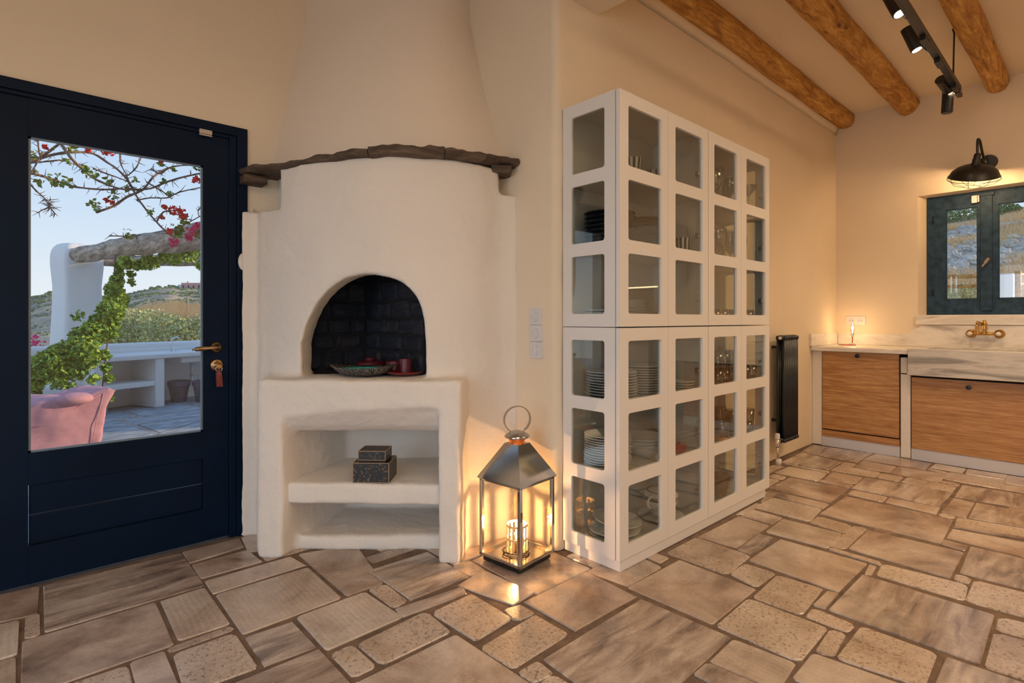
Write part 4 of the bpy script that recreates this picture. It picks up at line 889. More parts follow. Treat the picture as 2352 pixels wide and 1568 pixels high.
# plaster piers carrying the marble
b = MB(); b.box((KX, 1.622, 0), (XK, YB, .80)); b.box((KX+.0, 1.003, 0), (XK, 1.068, .66)); b.box((KX, 1.022, .64), (XK, 1.068, .775)); o = b.build('kitchen_pier', 'plaster_f', bevel=.006); struct(o); o.name = 'trim_5'; o['label'] = 'rough plaster piers between the wooden kitchen fronts'
# base cabinet
o0 = (KX, 1.345, 0); t = thing('base_cabinet', 'small oak fronted kitchen cabinet below the marble worktop', 'cabinet', o0)
MB().box((KX-.006, 1.076, .146), (KX+.014, 1.616, .798)).build('door', 'oak', t, off=o0, bevel=.0015)
MB().box((KX-.006, 1.074, .082), (KX+.014, 1.619, .136)).build('bottom_rail', 'oak', t, off=o0, bevel=.001)
MB().box((KX-.002, 1.072, 0), (KX+.012, 1.620, .081)).build('kickboard', 'greyplastic', t, off=o0)
MB().box((KX+.016, 1.07, .02), (KX+.55, 1.62, .797)).build('carcass', 'black_rubber', t, off=o0)
kn = onX(1971, 817, KX-.006); MB().lathe([(0, 0), (.008, 0), (.007, -.012), (.016, -.018), (.017, -.026), (0, -.028)], 20, (KX-.006, kn.y, kn.z), 'x').build('knob', 'black', t, auto=True, off=o0)
o0 = (KX, .40, 0); t = thing('sink_cabinet', 'wide oak fronted cabinet below the marble sink', 'cabinet', o0)
MB().box((KX-.006, YE, .086), (KX+.014, .996, .628)).build('door', 'oak', t, off=o0, bevel=.0015)
MB().box((KX-.002, YE, 0), (KX+.012, .998, .0845)).build('kickboard', 'greyplastic', t, off=o0)
MB().box((KX+.016, YE, .02), (KX+.55, 1.0, .638)).build('carcass', 'black_rubber', t, off=o0)
kn = onX(2226, 889, KX-.006); MB().lathe([(0, 0), (.008, 0), (.007, -.012), (.016, -.018), (.017, -.026), (0, -.028)], 20, (KX-.006, kn.y, kn.z), 'x').build('knob', 'black', t, auto=True, off=o0)
tag(MB().box((5.0, 1.010, .801), (XK, YB, .838)).build('worktop', 'marble', bevel=.006), 'white veined marble worktop left of the sink', 'worktop')
SXF = 4.975
b = MB(); b.box((SXF, YE-.1, .646), (SXF+.05, 1.008, .848)); b.box((SXF+.05, YE-.1, .646), (XK-.02, 1.008, .68)); b.box((5.53, YE-.1, .68), (XK-.02, 1.008, .846)); b.box((SXF+.05, .93, .68), (5.53, 1.008, .846)); b.box((SXF+.05, YE-.1, .68), (5.53, YE-.02, .846))
tag(b.build('sink', 'marble_grey', bevel=.004), 'thick carved marble farmhouse sink with grey veins below the window', 'sink')
# backsplash in marble
bp = thing('backsplash', 'low marble upstand rising in a curve to the window sill', 'backsplash', (XK, 1.0, .84)); bo = (XK, 1.0, .84)
MB().box((4.98, YB-.020, .839), (XK-.02, YB-.0005, .945)).build('side_slab', 'marble', bp, off=bo, bevel=.004)
prf = [(YB-.021, .839), (YB-.021, .940), (1.17, .940), (1.145, .945), (1.125, .96), (1.10, .985), (1.065, 1.0), (1.04, 1.022), (YE-.3, 1.022), (YE-.3, .839)]
b = MB().loft([[(XK-.02, y, z) for y, z in prf], [(XK-.0005, y, z) for y, z in prf]]); b.build('back_slab', 'marble', bp, off=bo, bevel=.002)
prf = [(1.085, 1.022), (1.085, 1.095), (1.075, 1.106), (YE-.3, 1.106), (YE-.3, 1.026), (1.04, 1.026), (1.02, 1.012)]
b = MB(); b.box((XK-.03, YE-.3, 1.024), (XK+.16, 1.085, 1.106)); struct(b.build('trim_6', 'marble', bevel=.005), 'marble window sill')
# ---- window
WX = 5.80; wf = sroot('window_1', (WX, .64, WZ0), 'two leaf blue grey painted wooden window above the sink'); wo_ = (WX, .64, WZ0)
def wb(y0, y1, z0, z1, x0=WX, x1=WX+.05, mb=None): return (mb or MB()).box((x0, y0, z0), (x1, y1, z1))
yl, yr = 1.005, .275
b = MB(); wb(yl-.022, yl+.03, WZ0, 2.118, WX, WX+.07, b); wb(yr-.03, yr+.022, WZ0, 2.118, WX, WX+.07, b); wb(yr, yl, 2.077, 2.118, WX+.006, WX+.07, b); wb(yr, yl, WZ0, 1.143, WX+.006, WX+.07, b); b.build('outer_frame', 'winblue', wf, off=wo_)
for k, (a, c, g0, g1) in enumerate(((.983, .630, .907, .704), (.626, .297, .575, .372))):
    nm = MB(); z0, z1, gz0, gz1 = 1.14, 2.08, 1.236, 1.995
    wb(g0, a, z0, z1, WX+.004, WX+.045, nm); wb(c, g1, z0, z1, WX+.004, WX+.045, nm); wb(g1, g0, gz1, z1, WX+.004, WX+.045, nm); wb(g1, g0, z0, gz0, WX+.004, WX+.045, nm)
    s_ = nm.build('sash', 'winblue', wf, off=wo_); wb(g1-.005, g0+.005, gz0-.005, gz1+.005, WX+.022, WX+.027).build('pane', 'glass', s_, off=wo_)
    nm = MB()
    for y0, y1, z0_, z1_ in ((g0-.006, g0+.003, gz0-.003, gz1+.003), (g1-.003, g1+.006, gz0-.003, gz1+.003), (g1-.008, g0+.008, gz0, gz0+.008), (g1-.008, g0+.008, gz1-.008, gz1)): wb(y0, y1, z0_, z1_, WX+.010, WX+.020, nm)
    nm.build('glazing_bead', 'winblue', s_, off=wo_)
wb(.612, .682, 1.142, 2.078, WX-.012, WX+.004).build('cover_strip', 'winblue', wf, off=wo_, bevel=.002)
for z in (1.92, 1.30): MB().tube([(WX-.004, .994, z-.03), (WX-.004, .994, z+.03)], .005, 10).build('hinge', 'black', wf, smooth=True, off=wo_)
b = MB(); b.obox((WX-.020, .642, 1.545), (.004, 0, 0), (0, -.012, .018), (0, .010, .008)); b.obox((WX-.030, .650, 1.53), (.005, 0, 0), (0, .022, -.034), (0, .006, .004)); b.build('window_catch', 'bronze', wf, off=wo_, bevel=.002)
b = MB(); b.box((WX-.018, .600, 2.072), (WX, .690, 2.096)); b.build('top_bolt', 'winblue', wf, off=wo_, bevel=.003)
t = thing('window_sensor', 'small white contact sensor at the top of the left window leaf', 'sensor', (WX-.012, .70, 2.03)); MB().box((WX-.030, .703, 2.022), (WX-.008, .738, 2.082)).build('sensor_body', 'plastic', t, off=(WX-.012, .70, 2.03), bevel=.002); MB().box((WX-.028, .690, 2.026), (WX-.008, .700, 2.080)).build('magnet', 'plastic', t, off=(WX-.012, .70, 2.03), bevel=.001)
b = MB(); b.prism([(XK+.0005, 1.0751), (WX+.07, 1.026), (WX+.16, 1.026), (WX+.16, 1.076)], WZ0, WZ1); struct(b.build('trim_8', 'plaster'), 'splayed plaster reveal left of the kitchen window')
# ---- brass mixer tap
fa = onX(2263, 766, XK-.02); fo_ = (XK-.02, fa.y, fa.z); t = thing('wall_tap', 'aged brass two handle mixer tap on the marble below the window', 'tap', fo_)
x = XK-.02; b = MB()
for s_ in (-1, 1):
    b2 = MB(); b2.lathe([(0, 0), (.034, 0), (.034, -.006), (.028, -.016), (.016, -.022), (.014, -.055), (0, -.056)], 24, (x, fa.y+s_*.085, fa.z), 'x'); b2.build('rose', 'brass', t, smooth=True, off=fo_)
    MB().lathe([(0, -.056), (.013, -.056), (.016, -.066), (.015, -.080), (0, -.081)], 18, (x, fa.y+s_*.085, fa.z), 'x').build('tap_knob', 'porcelain', t, smooth=True, off=fo_)
    MB().tube([(x-.068, fa.y+s_*.085-.03, fa.z), (x-.068, fa.y+s_*.085+.03, fa.z)], .003, 8).build('cross_pin', 'brass', t, smooth=True, off=fo_)
MB().tube([(x-.045, fa.y-.085, fa.z), (x-.045, fa.y+.085, fa.z)], .012, 14).build('bar', 'brass', t, smooth=True, off=fo_)
MB().lathe([(0, -.01), (.016, -.01), (.018, .0), (.013, .03), (.018, .045), (.013, .06), (.018, .078), (.011, .09), (.009, .098), (.012, .106), (0, .108)], 20, (x-.045, fa.y, fa.z)).build('diverter', 'brass', t, smooth=True, off=fo_)
b = MB(); b.tube([(x-.045, fa.y, fa.z+.072), (x-.09, fa.y+.02, fa.z+.085), (x-.15, fa.y+.028, fa.z+.09), (x-.162, fa.y+.03, fa.z+.078)], .010, 12); b.lathe([(.011, .075), (.013, .02), (.017, .008), (.018, 0)], 16, (x-.165, fa.y+.03, fa.z)); b.build('spout', 'brass', t, smooth=True, off=fo_)
# ---- sockets
c = onX(1966, 736, XK); t = thing('double_socket', 'white double wall socket above the marble upstand', 'socket', (XK, c.y, c.z)); MB().box((-.008, -.078, -.040), (0, .078, .040)).build('plate', 'plastic', t, bevel=.002)
for s_ in (-1, 1):
    MB().lathe([(.021, -.008), (.021, -.010), (.019, -.010), (.019, -.0085), (0, -.0085)], 24, (0, s_*.036, 0), 'x').build('outlet', 'greyplastic', t)
    for y in (-.0095, .0095): MB().lathe([(0, -.0100), (.0028, -.0100), (.0028, -.008)], 10, (0, s_*.036+y, 0), 'x').build('pin_hole', 'black', t)
# ---- little bulb lamp
lp2 = onX(1958, 787, 5.47); t = thing('table_lamp', 'small bare filament bulb lamp with a clear base and red cable on the worktop', 'lamp', (lp2.x, lp2.y, .8385))
MB().lathe([(0, 0), (.030, 0), (.031, .006), (.022, .016), (.012, .020), (0, .021)], 24).build('clear_base', 'drink', t, smooth=True)
MB().tube([(0, 0, .02), (.002, .002, .04), (-.004, -.002, .06), (0, 0, .075)], .004, 8).build('stem', 'redwire', t, smooth=True)
MB().lathe([(0, .072), (.012, .072), (.013, .10), (.010, .108), (0, .108)], 16).build('socket', 'chrome', t, smooth=True)
MB().lathe([(.010, .108), (.016, .125), (.018, .150), (.014, .18), (.006, .195), (0, .198)], 18).build('bulb_glass', 'drink', t, smooth=True)
MB().lathe([(0, .115), (.003, .115), (.004, .15), (.003, .172), (0, .172)], 8).build('filament', 'flame', t, smooth=True)
MB().tube([(.02, 0, .004), (-.03, .05, .003), (-.06, .09, .003), (-.08, .06, .003), (-.06, .01, .003), (-.02, -.03, .003)], .003, 8).build('cable', 'redwire', t, smooth=True)
add_light('table_lamp_light', 'POINT', (lp2.x, lp2.y, .99), 2.2, (1, .62, .30), .012)
# ---- barn wall lamp with cage
lz = 2.195; ly = .655; lx = 5.40; t = thing('wall_lamp', 'black gooseneck barn lamp with wire cage above the window', 'lamp', (XK, .62, 2.31)); lo = (XK, .62, 2.31)
MB().lathe([(0, 0), (.058, 0), (.058, -.012), (.050, -.030), (.046, -.050), (0, -.052)], 28, (XK, .62, 2.31), 'x').build('wall_rose', 'black', t, auto=True, off=lo)
pts = [(XK-.05, .62, 2.31), (XK-.10, .625, 2.30), (XK-.17, .635, 2.34), (XK-.215, .645, 2.43), (XK-.25, .653, 2.445), (lx, ly, 2.40), (lx, ly, 2.31)]
MB().tube([tuple(p) for p in catmull([Vector(p) for p in pts], 5)], .009, 10).build('gooseneck', 'black', t, smooth=True, off=lo)
MB().lathe([(0, .14), (.018, .14), (.022, .125), (.022, .10), (.026, .098), (.026, .075), (.034, .055), (.036, .03)], 24, (lx, ly, lz)).build('lamp_holder', 'black', t, smooth=True, off=lo)
MB().lathe([(.034, .058), (.07, .052), (.11, .034), (.140, .006), (.156, -.028), (.162, -.036), (.158, -.037), (.15, -.026), (.135, .002), (.105, .028), (.065, .046), (.03, .05)], 40, (lx, ly, lz)).build('shade', 'black', t, smooth=True, off=lo)
b = MB(); zc = lz-.075
def circ(r, z, n=28): return [(lx+r*math.cos(2*math.pi*i/n), ly+r*math.sin(2*math.pi*i/n), z) for i in range(n+1)]
b.tube(circ(.163, lz-.052), .0022, 6, False); b.tube(circ(.05, lz-.115, 16), .002, 6, False)
for k in range(8):
    a = k*math.pi/4; b.tube([(lx+r*math.cos(a), ly+r*math.sin(a), z) for r, z in ((.160, lz-.030), (.163, lz-.052), (.13, lz-.09), (.05, lz-.115))], .002, 6)
b.build('wire_cage', 'black', t, smooth=True, off=lo)
MB().lathe([(0, -.025), (.016, -.02), (.022, .0), (.016, .03), (0, .035)], 16, (lx, ly, lz+.008)).build('bulb', 'bulb', t, smooth=True, off=lo)
add_light('wall_lamp_light', 'POINT', (lx, ly, lz-.055), 8.5, (1, .62, .30), .03)
for ch in t.children:
    if ch.name.split('.')[0] in ('shade', 'wire_cage', 'bulb', 'lamp_holder'):
        pv = Vector((lx, ly, lz+.13))-Vector(lo); ch.data.transform(Matrix.Translation(pv) @ Matrix.Rotation(.20, 4, 'X') @ Matrix.Rotation(-.40, 4, 'Y') @ Matrix.Translation(-pv))
# ---- track light
tz = 2.63; ty = .672; t = thing('track_light', 'black ceiling rail with four cylindrical spotlights', 'track light', (3.6, ty, tz)); to = (3.6, ty, tz)
MB().box((2.4, ty-.018, tz-.012), (4.715, ty+.018, tz+.022)).build('rail', 'black', t, off=to, bevel=.002)
for x in (2.7, 4.47): MB().tube([(x, ty-.01, tz+.02), (x, ty-.015, ZC-.03), (x, ty-.015, ZC)], [.005, .005, .012], 10).build('suspension_rod', 'black', t, smooth=True, off=to)
def spot(px0, py0, px1, py1, w0, w1, L, lit):
    a = P(px0, py0, w0); c = P(px1, py1, w1); d = (c-a).normalized(); c = a+d*L
    hang = Vector((a.x, ty, tz-.01)); b = MB(); b.tube([a, a+d*L*.97, c], [.033, .033, .031], 20); h = b.build('spotlight', 'black', t, smooth=False, auto=True, off=to)
    m_ = a+d*L*.3; MB().tube([hang+(m_-hang)*.0, m_], .006, 8).build('stem', 'black', h, off=to); MB().obox((m_.x, ty, tz-.022), (.055, 0, 0), (0, .014, 0), (0, 0, .012)).build('adapter', 'black', h, off=to)
    f = c+d*.0008; MB().tube([f, f+d*.001], .026, 20).build('lens', 'spotface' if lit else 'black', h, off=to); return c, d
spots = [spot(2042, -8, 2070, 40, 3.12, 3.04, .155, True), spot(2082, 66, 2106, 114, 3.36, 3.33, .155, True), spot(2160, 182, 2186, 216, 3.62, 3.70, .13, False), spot(2178, 206, 2175, 256, 3.72, 3.72, .16, False)]
for (c, d), tgt, en in zip(spots, [(2.9, 1.65, 1.3), (4.6, 1.7, 1.2), (5.6, 1.2, 1.3), (5.3, .9, 0)], (36, 36, 22, 22)):
    l = add_light('track_spot_light', 'SPOT', c+d*.012, en, (1, .72, .44), .03, cone=2.0, blend=.9); l.rotation_euler = d.to_track_quat('-Z', 'Y').to_euler()
# ---- panels of the added fill lights behind and above the frame
for lo_, en, a, c_ in LA:
    t = thing('ceiling_fill', 'added flat fill panel at x %.1f out of frame' % lo_[0], 'lamp', (lo_[0], lo_[1], ZC))
    t['label'] = {0.2: 'flat fill light panel added over the living room', -1.5: 'flat fill light panel added near the far left wall', 3.6: 'long flat fill light panel added over the kitchen'}[lo_[0]]
    b = MB(); b.box((-a/2-.03, -c_/2-.03, -.075), (-a/2, c_/2+.03, 0)); b.box((a/2, -c_/2-.03, -.075), (a/2+.03, c_/2+.03, 0)); b.box((-a/2, -c_/2-.03, -.075), (a/2, -c_/2, 0)); b.box((-a/2, c_/2, -.075), (a/2, c_/2+.03, 0)); b.build('casing', 'white', t)
    MB().box((-a/2, -c_/2, -.06), (a/2, c_/2, -.05)).build('diffuser', 'panel', t)
# ---- rest of the kitchen run, seen only as reflections
t = thing('wall_cupboard', 'white wall cupboards with a light strip beneath, further along the kitchen wall', 'cupboard', (XK, -1.3, 1.45)); o0 = (XK, -1.3, 1.45)
for i in range(3): MB().box((5.33, -2.3+i*.62, 1.45), (XK-.003, -2.3+i*.62+.60, 2.15)).build('door', 'white', t, off=o0, bevel=.004)
MB().box((5.36, -2.28, 1.435), (5.38, -.48, 1.449)).build('light_strip', 'ledstrip', t, off=o0)
t = thing('kitchen_unit', 'white kitchen base units with wooden top, further along the kitchen wall', 'cabinet', (5.35, -1.3, 0)); o0 = (5.35, -1.3, 0)
MB().box((5.02, -2.45, .86), (XK-.003, -.55, .90)).build('wooden_top', 'oak', t, off=o0)
for i in range(3): MB().box((5.06, -2.42+i*.62, .10), (XK-.003, -2.42+i*.62+.605, .858)).build('door', 'white', t, off=o0, bevel=.004)
# ================================================================== OUTSIDE THE DOOR
def scatter_leaves(mb, c, rad, n, size, rng, sq=(1, 1, 1), hollow=.0):
    c = Vector(c)
    for _ in range(n):
        while True:
            v = Vector((rng.uniform(-1, 1), rng.uniform(-1, 1), rng.uniform(-1, 1)))
            if hollow < v.length <= 1: break
        p = c+Vector((v.x*rad*sq[0], v.y*rad*sq[1], v.z*rad*sq[2])); leaf(mb, p, size*rng.uniform(.6, 1.25), rng)
def leaf(mb, p, s, rng):
    d = Vector((rng.uniform(-1, 1), rng.uniform(-1, 1), rng.uniform(-.9, .5))).normalized(); a = d.cross(Vector((rng.uniform(-1, 1), rng.uniform(-1, 1), rng.uniform(-1, 1)))).normalized(); n = d.cross(a)
    mb.add([p-d*s*.5, p+a*s*.36+n*s*.08, p+d*s*.55, p-a*s*.36+n*s*.08], [(0, 1, 2), (0, 2, 3)])
tr = MB().box((-8, YD+.3, -.22), (9, 11.5, -.0235)).build('floor_outside', 'palegrout'); tr.name = 'terrace'; struct(tr, 'terrace paved with blue grey slate slabs')
rt = random.Random(11); y = 3.2; row = 0; th = .22; ct, st_ = math.cos(th), math.sin(th); nvis = 0; farp = MB()
v = -6.0
while v < 13:
    h = rt.uniform(.38, .72); u = -10.0+rt.uniform(0, .5)
    while u < 12:
        l = rt.uniform(.45, 1.15); q = [(u+.02, v+.02), (u+l-.02+rt.uniform(-.05, .05), v+.02+rt.uniform(-.04, .04)), (u+l-.02, v+h-.02), (u+.02+rt.uniform(-.05, .05), v+h-.02)]
        q = [(a*ct-b_*st_, a*st_+b_*ct) for a, b_ in q]; u += l
        if all(YD+.33 < b_ < 11 and -7.5 < a < 7 for a, b_ in q):
            cx = sum(a for a, _ in q)/4; cy = sum(b_ for _, b_ in q)/4; w = cx*CA+cy*SA; px = 1176+(cx*SA-cy*CA)/w*F
            if 20 < px < 520 and cy < 9.8:
                mb, c = stone_mesh(q, top=-.018+rt.uniform(-.003, .003), z0=-.04, rad=.02, bev=.006, jit=.02); mb.build('slab', 'paving', tr, off=(c.x, c.y, 0), loc=(c.x, c.y, 0), recalc=False)
            else: stone_mesh(q, top=-.018, z0=-.04, rad=.05, bev=.01, into=farp)
    v += h
o = farp.build('far_slabs', 'paving', tr, recalc=False); o['kind'] = 'stuff'
TZ = -.015
# built-in outdoor kitchen bench
A_ = Vector(rw(-4.64, 6.0)[:2]); B_ = Vector(rw(-4.12, 7.2)[:2]); ex = (B_-A_).normalized(); ey = Vector((-ex.y, ex.x))
if ey.dot(A_) < 0: ey = -ey
def bb(x0, x1, y0, y1, z0, z1, mb):
    c = A_+ex*(x0+x1)/2+ey*(y0+y1)/2; mb.obox((c.x, c.y, (z0+z1)/2), (ex.x*(x1-x0)/2, ex.y*(x1-x0)/2, 0), (ey.x*(y1-y0)/2, ey.y*(y1-y0)/2, 0), (0, 0, (z1-z0)/2)); return mb
be = thing('outdoor_counter', 'whitewashed built-in outdoor counter with open niches and a sink', 'counter', (A_.x, A_.y, TZ)); bo = (A_.x, A_.y, TZ)
bb(-.05, 2.6, -.02, .60, .585, .642, MB()).build('counter_top', 'white_out', be, off=bo, bevel=.012)
bb(0, .09, 0, .58, TZ, .585, MB()).build('divider', 'white_out', be, off=bo, bevel=.01); bb(.68, .79, 0, .58, TZ, .585, MB()).build('divider', 'white_out', be, off=bo, bevel=.01); bb(2.4, 2.6, 0, .58, TZ, .585, MB()).build('divider', 'white_out', be, off=bo)
bb(.09, .68, .01, .5, .255, .315, MB()).build('shelf', 'white_out', be, off=bo, bevel=.008); bb(-.05, 2.6, .50, .60, TZ, .585, MB()).build('back_panel', 'white_out', be, off=bo)
bb(1.05, 1.75, .06, .5, .50, .585, MB()).build('sink_basin', 'white_out', be, off=bo, bevel=.02)
pw = thing('parapet', 'low whitewashed parapet wall behind the outdoor counter', 'wall', (A_.x, A_.y, TZ)); bb(-3.6, 3.2, .66, .92, TZ, .755, MB()).build('upper_wall', 'white_out', pw, off=bo, bevel=.03); bb(-.05, 3.2, .60, .66, TZ, .690, MB()).build('ledge', 'white_out', pw, off=bo, bevel=.01)
tag(bb(-3.4, -.1, .12, .655, TZ, .36, MB()).build('masonry_bench', 'white_out', bevel=.03), 'low whitewashed masonry seat left of the outdoor counter', 'bench')
def bp_(x, y, z): c = A_+ex*x+ey*y; return Vector((c.x, c.y, z))
pp = MB(); pp.tube([bp_(1.33, .25, .50), bp_(1.33, .25, .30)], .022, 10); pp.tube([bp_(1.33, .25, .33), bp_(1.33, .25, .22), bp_(1.38, .25, .19), bp_(1.44, .25, .22), bp_(1.44, .25, .30), bp_(1.50, .27, .33), bp_(1.55, .3, .28), bp_(1.56, .40, .12)], .02, 10)
pp.build('drain_pipe', 'plastic', be, smooth=True, off=bo)
fp_ = MB(); q0 = bp_(1.12, .36, .642); fp_.tube([q0, q0+Vector((0, 0, .13)), q0+Vector((ex.x*.02, ex.y*.02, .175)), q0+Vector((ex.x*.07, ex.y*.07, .19)), q0+Vector((ex.x*.11, ex.y*.11, .17))], .010, 10)
t = thing('outdoor_tap', 'chrome gooseneck tap on the outdoor counter', 'tap', q0); fp_.build('spout', 'chrome', t, smooth=True, off=q0); MB().tube([q0+Vector((ex.x*.06, ex.y*.06, .0)), q0+Vector((ex.x*.06, ex.y*.06, .03)), q0+Vector((ex.x*.10, ex.y*.10, .05))], .008, 8).build('lever', 'chrome', t, smooth=True, off=q0)
for k, (px, py, lab) in enumerate(((411, 922, 'grey clay flower pot under the outdoor sink, fully in view'), (467, 921, 'grey clay flower pot cut by the door edge'))):
    c = onZ(px, py, TZ); t = thing('flower_pot', lab, 'pot', (c.x, c.y, TZ), 0, 'grey clay pots')
    MB().lathe([(0, 0), (.085, 0), (.120, .215), (.110, .215), (.08, .02), (0, .02)], 26).build('pot_body', 'pot', t, auto=True); MB().lathe([(.118, .205), (.128, .21), (.132, .275), (.120, .278), (.112, .215)], 26).build('rim', 'pot', t, auto=True)
# column and pergola beams
rings = []
for z, e_ in ((TZ, .06), (.25, .045), (.6, .03), (1.1, .0), (1.45, -.01), (1.70, .015), (1.80, .015), (1.86, .0), (1.90, -.025), (1.93, -.06), (1.947, -.11), (1.955, -.17)):
    q = [Vector((.368, 7.78)), Vector((.715, 7.80)), Vector((.69, 8.28)), Vector((.235, 8.20))]; c = sum(q, Vector((0, 0)))/4; r = []
    for i in range(4):
        p = q[i]; a = q[i-1]-p; d = q[(i+1) % 4]-p; a.normalize(); d.normalize(); p = p+(p-c).normalized()*e_; R0 = .11 if i != 0 else .05
        for k in range(7): u = k/6; r.append((p+a*R0)*(1-u)**2+p*2*u*(1-u)+(p+d*R0)*u*u)
    sl = .0 if z < 1.7 else 1
    rings.append([(x.x, x.y, z-sl*.09*(x.x-.3)) for x in r])
tag(MB().loft(rings).build('pillar', 'white_out', smooth=True, off=(.7, 8, TZ), loc=(.7, 8, TZ)), 'thick rounded whitewashed pillar carrying the pergola beam', 'pillar')
def rough_beam(a, c, r0, r1, label, seed):
    a, c = Vector(a), Vector(c); pts = []; rad = []
    for i in range(25):
        t_ = i/24; p = a.lerp(c, t_)+Vector((0, 0, .015*noise.noise(Vector((t_*4, seed, 0))))); pts.append(p); rad.append((r0+(r1-r0)*t_)*(1+.10*noise.noise(Vector((t_*9, seed, 3)))))
    o = MB().tube(pts, rad, 14).build('pergola_beam', 'driftwood', smooth=True, off=a, loc=a); wobble(o, .012, 7); return tag(o, label, 'beam', 'weathered pergola beams')
p0 = P(178, 586, 6.10); p1 = P(470, 540, 4.45); rough_beam(p0, p0+(p1-p0)*1.35, .088, .118, 'thick weathered grey pergola log resting on the pillar', 2.0)
p0 = P(235, 601, 6.6); p1 = P(470, 596, 5.9); rough_beam(p0, p0+(p1-p0)*1.5, .055, .085, 'thinner weathered pergola log behind the thick one', 6.0)
for x_, w_ in ((265, 5.61), (312, 5.34)):
    c = P(x_, 572.3-(x_-265)*.157, w_); tag(MB().tube([(c.x+.108*math.cos(a), c.y+.05*math.sin(a), c.z+.108*math.sin(a)) for a in [i*math.pi/8 for i in range(17)]], .004, 6, False).build('wire_tie', 'wire'), 'thin wire tied round the thick pergola log, %s one' % ('left' if x_ < 300 else 'right'), 'wire')
# bean bag
BY = 4.92; prof = [(-60, 1000), (20, 955), (65, 937), (105, 917), (135, 912), (160, 915), (190, 912), (212, 902), (238, 896), (262, 890), (275, 897), (268, 914), (253, 936), (247, 960), (238, 1000), (228, 1045), (226, 1072), (-60, 1072)]
pr = [onY(px, py, BY) for px, py in prof]
o = MB().loft([[(p.x, BY, max(p.z, TZ+.002)) for p in pr], [(p.x*1.0-.12, BY+.8, max(p.z*.93, TZ+.002)) for p in pr]]).build('bean_bag_tmp', 'fabric')
bake(o, [('REMESH', dict(mode='VOXEL', voxel_size=.020, use_smooth_shade=True)), ('SMOOTH', dict(iterations=7, factor=.5))]); wobble(o, .03, 4); wobble(o, .010, 12)
bt = thing('bean_bag', 'dusty pink fabric bean bag lounger outside the door glass', 'bean bag', onY(165, 1072, BY)+Vector((0, .4, 0))); o.data.transform(Matrix.Translation(-bt.location)); o.parent = bt; o.name = 'cushion'
c = onY(172, 916, BY+.03); MB().ball(c, .11, 20, 12, (1.0, .9, .42)).build('head_pad', 'fabric', bt, smooth=True, off=bt.location)
for pts in ([(66, 983), (105, 976), (140, 962), (170, 940), (200, 920), (232, 906)], [(238, 903), (231, 930), (224, 955), (217, 990), (211, 1030)]):
    MB().tube([onY(a, b_, BY-.002) for a, b_ in pts], .003, 6).build('seam', 'fabric', bt, smooth=True, off=bt.location)
# climbing vine on the pergola
rv = random.Random(21); vt = thing('climbing_vine', 'bright green climbing vine hanging from the pergola down the pillar', 'vine', P(130, 930, 5.0)); vo_ = vt.location
cl = [(455, 565, 5.0, 26, 60), (430, 578, 5.1, 24, 70), (400, 590, 5.2, 20, 60), (375, 590, 5.2, 16, 40), (345, 603, 5.2, 18, 70), (318, 610, 5.2, 12, 40), (290, 603, 5.2, 16, 60), (460, 610, 5.0, 10, 20), (275, 612, 5.2, 10, 30), (273, 628, 5.2, 10, 30), (302, 630, 5.3, 8, 16), (302, 648, 5.3, 8, 14), (268, 645, 5.2, 14, 50), (262, 665, 5.2, 20, 110), (268, 690, 5.2, 24, 170), (255, 715, 5.1, 28, 220), (240, 742, 5.1, 30, 230), (215, 765, 5.0, 30, 220), (255, 765, 5.1, 16, 60), (190, 775, 5.0, 26, 160), (180, 725, 5.1, 14, 14),
      (190, 800, 4.9, 32, 260), (150, 815, 4.9, 34, 280), (120, 835, 4.8, 36, 300), (90, 850, 4.8, 32, 240), (75, 875, 4.8, 26, 150), (170, 845, 4.9, 30, 200), (205, 825, 4.9, 22, 120), (240, 815, 5.0, 12, 50), (245, 845, 5.0, 11, 35), (250, 870, 5.0, 10, 22), (215, 870, 4.9, 12, 26), (80, 905, 4.8, 12, 20), (130, 875, 4.8, 20, 60), (255, 912, 5.0, 8, 8), (160, 885, 4.8, 10, 14)]
b = MB()
for px, py, w, rp, n in cl: scatter_leaves(b, P(px, py, w), rp/F*w, int(n*2.6), .047, rv, (1, 1, 1), .0)
o = b.build('leaves', 'leaf', vt, off=vo_, recalc=False); o['kind'] = 'stuff'
st = [[(460, 570, 5.0), (400, 592, 5.2), (330, 606, 5.2), (280, 612, 5.2), (268, 650, 5.2), (262, 700, 5.2), (235, 750, 5.1), (190, 800, 4.95), (120, 840, 4.8), (70, 880, 4.8)], [(255, 740, 5.15), (245, 800, 5.05), (240, 850, 5.0), (230, 930, 5.0)], [(265, 560, 5.4), (264, 600, 5.3), (262, 650, 5.2)]]
for s_ in st: MB().tube([P(*a) for a in s_], .007, 6).build('stem', 'bark', vt, smooth=True, off=vo_)
